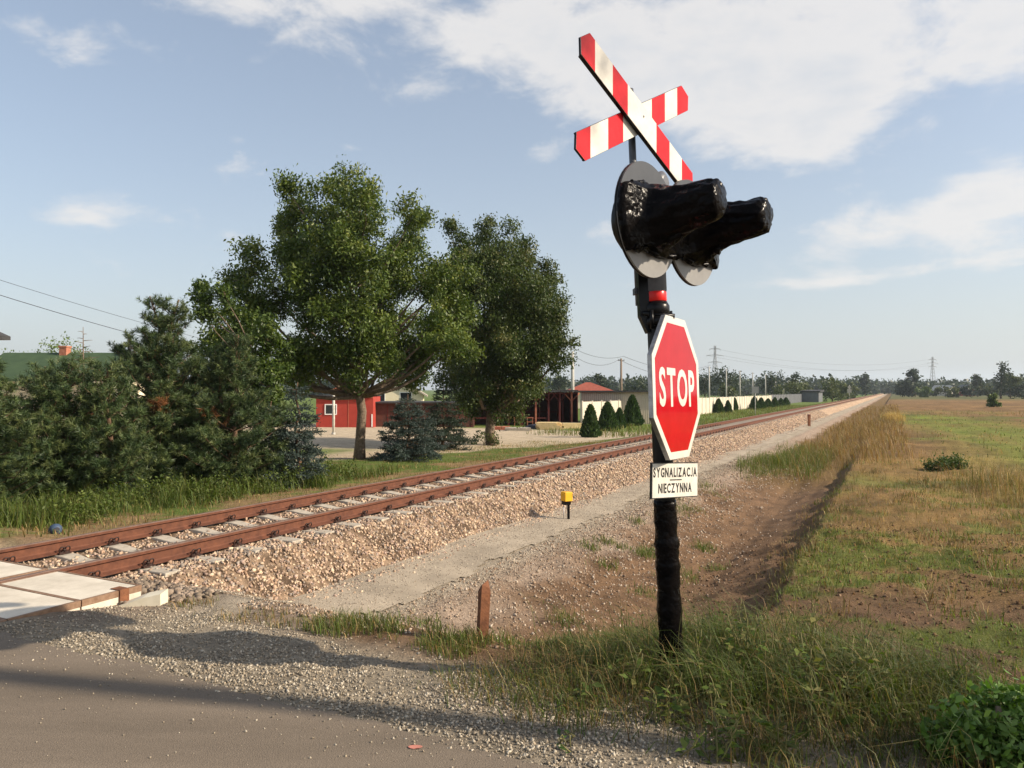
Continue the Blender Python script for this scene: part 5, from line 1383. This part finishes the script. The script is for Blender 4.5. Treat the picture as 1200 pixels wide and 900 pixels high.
stack(609, 506, 1.6, 2, 'low stack of pinkish boards near the lime trunk', 3, .2, 'sleeper')
stack(588, 504.5, 1.3, 3, 'low stack of boards just right of the lime trunk', 4, .25, 'shedlight')
x, y, _ = G(629, 502.5, zb)
r = thing('tarped_pile', 'low pile under a dark tarpaulin left of the yellow boards', 'pile', (x, y, h1(x, y)))
b = MB(); b.lathe([(.95, -.05), (.9, .12), (.62, .26), (.2, .33)], 18, Matrix.Diagonal((1, .6, 1, 1)), .06); b.build('tarpaulin', M['tarp'], r)
# beige sheet metal shed
d = 64; zb2 = h1(8, d); kx = d / F; ztb = EYE + (HOR - 459.5) * kx - zb2
r = thing('beige_shed', 'long beige corrugated metal shed with a dark flat roof left of the stop sign', 'shed', (SX(676.5) * 64 / 60, d, zb2), R(-4))
Lw = 130 * kx
b = MB(); prof_c = []
n = 110
v = []; f = []
for i in range(n + 1):
    xx = Lw * i / n; yy = -.018 if i % 2 else .018
    v += [(xx, yy, -.3), (xx, yy, ztb)]
b.poly(v, [(2 * i, 2 * i + 2, 2 * i + 3, 2 * i + 1) for i in range(n)])
b.box(0, Lw, .03, 6, -.3, ztb - .004)
b.build('wall', M['beige'], r)
b = MB(); b.box(-.3, Lw + .3, -.35, 6.3, ztb + .003, ztb + .13); b.build('roof', M['tarroof'], r)
b = MB(); b.box(.45, 1.2, -.5, -.05, 0, .75); b.build('dark_bin', M['tarp'], r)
b = MB(); b.box(1.35, 1.39, -1.2, -1.15, -.2, 1.55); b.box(2.3, 2.34, -1.2, -1.15, -.2, 1.5); b.box(1.3, 2.4, -1.2, -1.14, 1.5501, 1.6); b.build('clothes_frame', M['shedbrown'], r)
# white concrete panel fence running along the railway
def panel_fence(t0, t1, s, hgt, name, label, mat, step, pm):
    x, y = W(t0, s); z0 = float(height(np.array([t0 + 4.0]), np.array([s]))[0])
    r = thing(name, label, 'fence', (x, y, z0), math.pi / 2 - TH)
    k = int((t1 - t0) / step)
    b = MB()
    for i in range(k):
        b.box(i * step + .07, (i + 1) * step - .07, -.02, .02, -.4, hgt - .02 * (i % 3))
        for q in (.5, 1.0, 1.5): b.box(i * step + .07, (i + 1) * step - .07, -.028, -.0205, q - .012, q + .012)
    b.build('fence_panels', M[mat], r)
    for i in range(min(k + 1, 100)):
        b = MB(); b.box(i * step - .065, i * step + .065, -.07, .07, -.4, hgt + .08); b.build('fence_post', M[pm], r)
    return r
panel_fence(52, 150, 20.6, 2.0, 'concrete_fence', 'long white concrete panel fence beyond the track, running behind the thujas', 'fence', 2.06, 'fence')
panel_fence(152, 226, 21.0, 2.1, 'grey_fence', 'dark grey fence continuing beyond the white concrete one', 'greyfence', 2.5, 'greyfence')
# house with a red hipped roof beyond the sheds
d = 120; kx = d / F; r = thing('red_roof_house', 'house with a rust red hipped roof rising behind the beige shed', 'house', ((692 - 600) / F * d, d + 4, -1))
b = MB(); b.box(-3.2, 3.6, -2.5, 4, -.3, 2.75); b.build('wall', M['cream'], r)
zr = EYE + (HOR - 447.6) * kx + 1
b = MB(); b.poly([(-3.9, -3.1, 2.753), (4.2, -3.1, 2.753), (4.2, 4.6, 2.753), (-3.9, 4.6, 2.753), (-.3, .6, zr), (.5, .8, zr)], [(3, 2, 1, 0), (0, 1, 5, 4), (1, 2, 5), (2, 3, 4, 5), (3, 0, 4)]); b.build('roof', M['roof_red'], r)
win(r, 0, 1, 1.2, 1.2, -2.5)
# far farmhouses at the right
for px, d, lab, wm, rm, rz in ((1106, 420, 'distant pale gabled house among trees below the pylon', 'fence', 'pole', .5), (1130, 400, 'distant farm barn with a dull red wall beside the dark square tree', 'roof_red', 'greyfence', -.2)):
    x = (px - 600) / F * d; r = thing('far_house', lab, 'house', (x, d, h1(x, d)), rz, 'farmhouses beyond the field')
    w_ = 3.6
    b = MB(); b.prism([(-w_, -.5), (w_, -.5), (w_, 3), (0, 5.6), (-w_, 3)], -5, 5); b.build('wall', M[wm], r)
    b = MB(); b.prism([(-w_ - .5, 2.72), (0, 5.66), (w_ + .5, 2.72), (w_ + .5, 2.95), (0, 5.9), (-w_ - .5, 2.95)], -5.5, 5.5); b.build('roof', M[rm], r)
# grey shed at the end of the fence
x, y = W(212, 19); r = thing('grey_shed', 'low dark grey shed where the trackside bushes begin', 'shed', (x, y, h1(x, y)), math.pi / 2 - TH)
b = MB(); b.box(-6, 6, -2, 2, -.5, 2.6); b.build('wall', M['greyfence'], r)
b = MB(); b.prism([(-6.4, 2.603), (6.4, 2.603), (6.4, 3.2), (-6.4, 2.9)], -2.4, 2.4); b.build('roof', M['tarroof'], r)

# ---------------------------------------------------------------- poles, wires, pylons
def pole(px, ptop, d, label, mat, rr=.12, arm=True, group='utility poles', tall=None):
    x = (px - 600) / F * d; z = h1(x, d); hh = EYE + (HOR - ptop) * d / F - z
    r = thing('utility_pole', label, 'utility pole', (x, d, z), .4, group)
    b = MB(); b.tube([(0, 0, -.3), (0, 0, hh)], [rr * 1.25, rr * .8], 10); b.build('pole_shaft', M[mat], r)
    if arm:
        b = MB(); b.box(-.5, .5, -.05, .05, hh - .35, hh - .25)
        for q in (-.45, 0, .45): b.tube([(q, 0, hh - .25), (q, 0, hh - .1)], .04, 6)
        b.build('crossarm', M['greyfence'], r)
    return Vector((x, d, z + hh - .15))
pA = pole(671, 412, 88, 'pale concrete pole, tallest, right of the lime crown', 'pole', .2)
pB = pole(728, 420, 104, 'brown wooden pole between the concrete pole and the stop sign', 'woodpole', .16)
row = []
for i, px in enumerate([831, 851, 867, 882, 897, 909, 918.5]):
    m_ = 447 / F; q = (px - 600) / F; s = 34.5; t = s * (1 + q * m_) / (m_ - q); x, y = W(t, s)
    row.append(pole(px, HOR - 5.2 * F / y, y, '%s of the seven thin poles beyond the white fence' % ['leftmost', 'second', 'third', 'fourth', 'fifth', 'sixth', 'rightmost'][i], 'pole', .16, True, 'poles beyond the fence'))
pC = Vector(D(760, 428, 122))
def wire(a, b_, sag, label, rad=.012, group='power lines', n=14):
    r = MB(); pts = [tuple(a.lerp(b_, k / n) + Vector((0, 0, -sag * 4 * (k / n) * (1 - k / n)))) for k in range(n + 1)]
    r.tube(pts, rad, 5, False); tag(r.build('wire', M['wire']), label, 'wire', group)
for off, nm in ((Vector((-.3, 0, 0)), 'lower'), (Vector((.3, 0, .45)), 'upper')):
    wire(pA + off, pB + off, 1.1 if nm == 'lower' else .6, '%s wire hanging between the concrete pole and the wooden pole' % nm, .022)
    wire(pB + off, Vector(row[0]) + off, 2.0 if nm == 'lower' else 1.4, '%s wire running from the wooden pole behind the stop sign' % nm, .025)
    wire(Vector(D(470, 392, 74)) + off, pA + off, 1.0, '%s wire coming out of the lime crown to the concrete pole' % nm, .02)
wire(Vector(D(-160, 294, 30)), Vector(D(330, 430, 62)), .5, 'thicker lower wire crossing the sky at far left above the pines', .016)
wire(Vector(D(-160, 276, 30)), Vector(D(330, 418, 64)), .4, 'thin upper wire crossing the sky at far left above the pines', .011)
def pylon(px, ptop, d, label, kind):
    x = (px - 600) / F * d; z = h1(x, d); hh = EYE + (HOR - ptop) * d / F - z
    r = thing('pylon', label, 'pylon', (x, d, z), .2, 'pylons')
    b = MB(); wb, wt = hh * .075, hh * .014
    lv = np.linspace(0, 1, 11)
    P4 = lambda f: [((wb + (wt - wb) * min(1, f * 1.25)) * a, (wb + (wt - wb) * min(1, f * 1.25)) * c, f * hh) for a, c in ((1, 1), (-1, 1), (-1, -1), (1, -1))]
    th_ = .17
    for f0, f1 in zip(lv, lv[1:]):
        a, c = P4(f0), P4(f1)
        for k in range(4):
            b.tube([a[k], c[k]], th_, 4, False); b.tube([a[k], c[(k + 1) % 4]], th_ * .6, 4, False)
    b.build('lattice', M['pylon'], r)
    for f, w_ in (((.72, .13), (.82, .17), (.92, .12)) if kind else ((.66, .15), (.8, .18), (.93, .12))):
        a = MB(); zz = f * hh; ww = w_ * hh
        for y_ in (-.4, .4): a.tube([(-ww, 0, zz), (0, y_, zz + .9), (ww, 0, zz)], .15, 4, False)
        a.tube([(-ww, 0, zz), (ww, 0, zz)], .15, 4, False)
        for sg in (-1, 1): a.tube([(sg * ww, 0, zz), (sg * ww, 0, zz - 1.2)], .1, 4, False)
        a.build('pylon_arm', M['pylon'], r)
    return Vector((x, d, z + hh * .8)), hh
p1, hh1 = pylon(838, 405, 560, 'pale lattice pylon right of the stop sign, fading into the haze', 0)
p2, hh2 = pylon(1093, 418, 760, 'lattice pylon above the far treeline at the right', 1)
for k, (w_, f) in enumerate(((-.17, 0), (.17, 0), (0, .14))):
    wire(p1 + Vector((w_ * hh1, 0, f * hh1)), p2 + Vector((w_ * hh2, 0, f * hh2)), 9, 'high voltage conductor strung between the two pylons', .05, 'high voltage conductors', 24)

# ================================================================ AIR
hm = bpy.data.materials.new('haze_mat'); hm.use_nodes = True; hn = hm.node_tree
for q in list(hn.nodes):
    if q.type != 'OUTPUT_MATERIAL': hn.nodes.remove(q)
pv = hn.nodes.new('ShaderNodeVolumePrincipled'); pv.inputs['Color'].default_value = (.8, .9, 1, 1); pv.inputs['Density'].default_value = .00019; pv.inputs['Anisotropy'].default_value = .3
hn.links.new(pv.outputs[0], hn.nodes['Material Output'].inputs['Volume'])
b = MB(); b.box(-3300, 3300, -3300, 3300, -3.0, 75); tag(b.build('haze', hm), kind='stuff')

# ================================================================ SKY, SUN, CAMERA
SUN_AZ, SUN_EL = 101.5, 30.5          # azimuth clockwise from the view
EXPO = .62
w = bpy.data.worlds.new('World'); scene.world = w; w.use_nodes = True
nt = w.node_tree; bg = nt.nodes['Background']; bg.inputs['Strength'].default_value = .112
sky = nt.nodes.new('ShaderNodeTexSky'); sky.sky_type = 'NISHITA'; sky.sun_disc = False
sky.sun_elevation = R(SUN_EL); sky.sun_rotation = R(SUN_AZ)
sky.air_density = 1.0; sky.dust_density = 2.6; sky.ozone_density = 1.6; sky.altitude = 200
lk = nt.links.new
def val(x):
    return x
def math_(op, a, b=None, c=None, clamp=False):
    n = nt.nodes.new('ShaderNodeMath'); n.operation = op; n.use_clamp = clamp
    for i, q in enumerate((a, b, c)):
        if q is None: continue
        if isinstance(q, (int, float)): n.inputs[i].default_value = q
        else: lk(q, n.inputs[i])
    return n.outputs[0]
tc = nt.nodes.new('ShaderNodeTexCoord'); sp = nt.nodes.new('ShaderNodeSeparateXYZ'); lk(tc.outputs['Generated'], sp.inputs[0])
X_, Y_, Z_ = sp.outputs
az = math_('ARCTAN2', X_, Y_); el = math_('ARCSINE', Z_)
# cloud plane coordinates (flat layer overhead)
zc = math_('MAXIMUM', Z_, .03)
cb_ = nt.nodes.new('ShaderNodeCombineXYZ'); lk(math_('DIVIDE', X_, math_('ADD', zc, .12)), cb_.inputs[0]); lk(math_('DIVIDE', Y_, math_('ADD', zc, .12)), cb_.inputs[1])
na = nt.nodes.new('ShaderNodeTexNoise'); na.inputs['Scale'].default_value = 1.5; na.inputs['Detail'].default_value = 9; na.inputs['Roughness'].default_value = .58; na.inputs['Distortion'].default_value = .35
lk(cb_.outputs[0], na.inputs['Vector'])
ce_ = nt.nodes.new('ShaderNodeCombineXYZ'); lk(az, ce_.inputs[0]); lk(math_('MULTIPLY', el, 1.9), ce_.inputs[1])
nb = nt.nodes.new('ShaderNodeTexNoise'); nb.inputs['Scale'].default_value = 8.5; nb.inputs['Detail'].default_value = 11; nb.inputs['Roughness'].default_value = .63; nb.inputs['Distortion'].default_value = .3
lk(ce_.outputs[0], nb.inputs['Vector'])
def blob(px, py, rx, ry, wgt, tilt=0):
    a0 = math.atan((px - 600) / F); e0 = math.atan((HOR - py) / F * math.cos(a0)); ra = rx / F; re = ry / F
    da = math_('SUBTRACT', az, a0); de = math_('SUBTRACT', el, e0)
    if tilt: de = math_('MULTIPLY_ADD', da, -tilt, de)
    u = math_('DIVIDE', da, ra); v = math_('DIVIDE', de, re)
    q = math_('ADD', math_('MULTIPLY', u, u), math_('MULTIPLY', v, v))
    return math_('MULTIPLY', math_('EXPONENT', math_('MULTIPLY', q, -1)), wgt)
# where the photograph's clouds stand in the sky (seen column, row, half widths, weight)
BL = [(900, 130, 130, 50, .62), (1000, 30, 330, 66, .6), (600, 20, 260, 58, .52), (330, -10, 200, 42, .48), (760, 70, 130, 75, .5), (960, 115, 60, 45, .4), (62, 48, 66, 26, .52), (112, 250, 78, 24, .45), (290, 196, 42, 17, .46), (290, 160, 30, 10, .3), (265, 280, 45, 40, .42), (150, 305, 70, 14, .35), (480, 105, 45, 18, .45), (645, 178, 34, 22, .42), (705, 265, 40, 40, .55), (420, 172, 30, 8, .42), (1090, 250, 190, 34, .62, .16), (1040, 322, 160, 12, .5, .06), (1240, 225, 130, 50, .6), (1190, 50, 60, 40, .4)]
tot = None
for q in BL:
    o = blob(*q); tot = o if tot is None else math_('ADD', tot, o)
tot = math_('MINIMUM', tot, 1.0)
front = math_('GREATER_THAN', Y_, 0)
nz = math_('ADD', math_('MULTIPLY', na.outputs['Fac'], .5), math_('MULTIPLY', nb.outputs['Fac'], .5))
dens = math_('ADD', math_('MULTIPLY', tot, front), math_('MULTIPLY', math_('SUBTRACT', nz, .5), 2.9))
back = math_('MULTIPLY', math_('SUBTRACT', 1, front), .42)
dens = math_('ADD', dens, back)
mr = nt.nodes.new('ShaderNodeMapRange'); mr.interpolation_type = 'SMOOTHSTEP'; mr.inputs['From Min'].default_value = .3; mr.inputs['From Max'].default_value = .82; mr.inputs['To Max'].default_value = .82
lk(dens, mr.inputs['Value'])
# bright thin rims, greyer cores
m2 = nt.nodes.new('ShaderNodeMapRange'); m2.interpolation_type = 'SMOOTHSTEP'; m2.inputs['From Min'].default_value = .7; m2.inputs['From Max'].default_value = 1.35
lk(dens, m2.inputs['Value'])
cr = nt.nodes.new('ShaderNodeMix'); cr.data_type = 'RGBA'
lk(m2.outputs[0], cr.inputs['Factor'])
cr.inputs['A'].default_value = (5.3, 5.12, 4.95, 1); cr.inputs['B'].default_value = (4.35, 4.45, 4.6, 1)
# pale haze of the lowest few degrees of sky
hz = nt.nodes.new('ShaderNodeMix'); hz.data_type = 'RGBA'
hf = math_('EXPONENT', math_('MULTIPLY', math_('MAXIMUM', el, 0), -5.5))
lk(math_('MULTIPLY_ADD', hf, .66, .22), hz.inputs['Factor']); lk(sky.outputs[0], hz.inputs['A']); hz.inputs['B'].default_value = (4.2, 4.45, 4.55, 1)
mx = nt.nodes.new('ShaderNodeMix'); mx.data_type = 'RGBA'
lk(mr.outputs[0], mx.inputs['Factor']); lk(hz.outputs['Result'], mx.inputs['A']); lk(cr.outputs['Result'], mx.inputs['B'])
lk(mx.outputs['Result'], bg.inputs['Color'])

sl = bpy.data.lights.new('sun', 'SUN'); sl.energy = 4.6; sl.angle = R(.53); sl.color = (1, .86, .68)
so = bpy.data.objects.new('sun', sl); COL.objects.link(so)
a, e = R(SUN_AZ), R(SUN_EL)
so.rotation_euler = Vector((math.sin(a) * math.cos(e), math.cos(a) * math.cos(e), math.sin(e))).to_track_quat('Z', 'Y').to_euler()
so.location = (20, -5, 30)

cam = bpy.data.cameras.new('camera'); co = bpy.data.objects.new('camera', cam); COL.objects.link(co)
co.location = (0, 0, EYE); co.rotation_euler = (R(90) + math.atan((HOR - 450) / F), 0, 0)
cam.sensor_width = 36; cam.lens = 36 * F / 1200; cam.clip_start = .05; cam.clip_end = 9000
scene.camera = co
scene.render.engine = 'CYCLES'
scene.view_settings.view_transform = 'Standard'; scene.view_settings.look = 'None'; scene.view_settings.gamma = 1; scene.view_settings.exposure = EXPO
scene.cycles.max_bounces = 6; scene.cycles.transparent_max_bounces = 4
scene.render.resolution_x = 1024; scene.render.resolution_y = 768
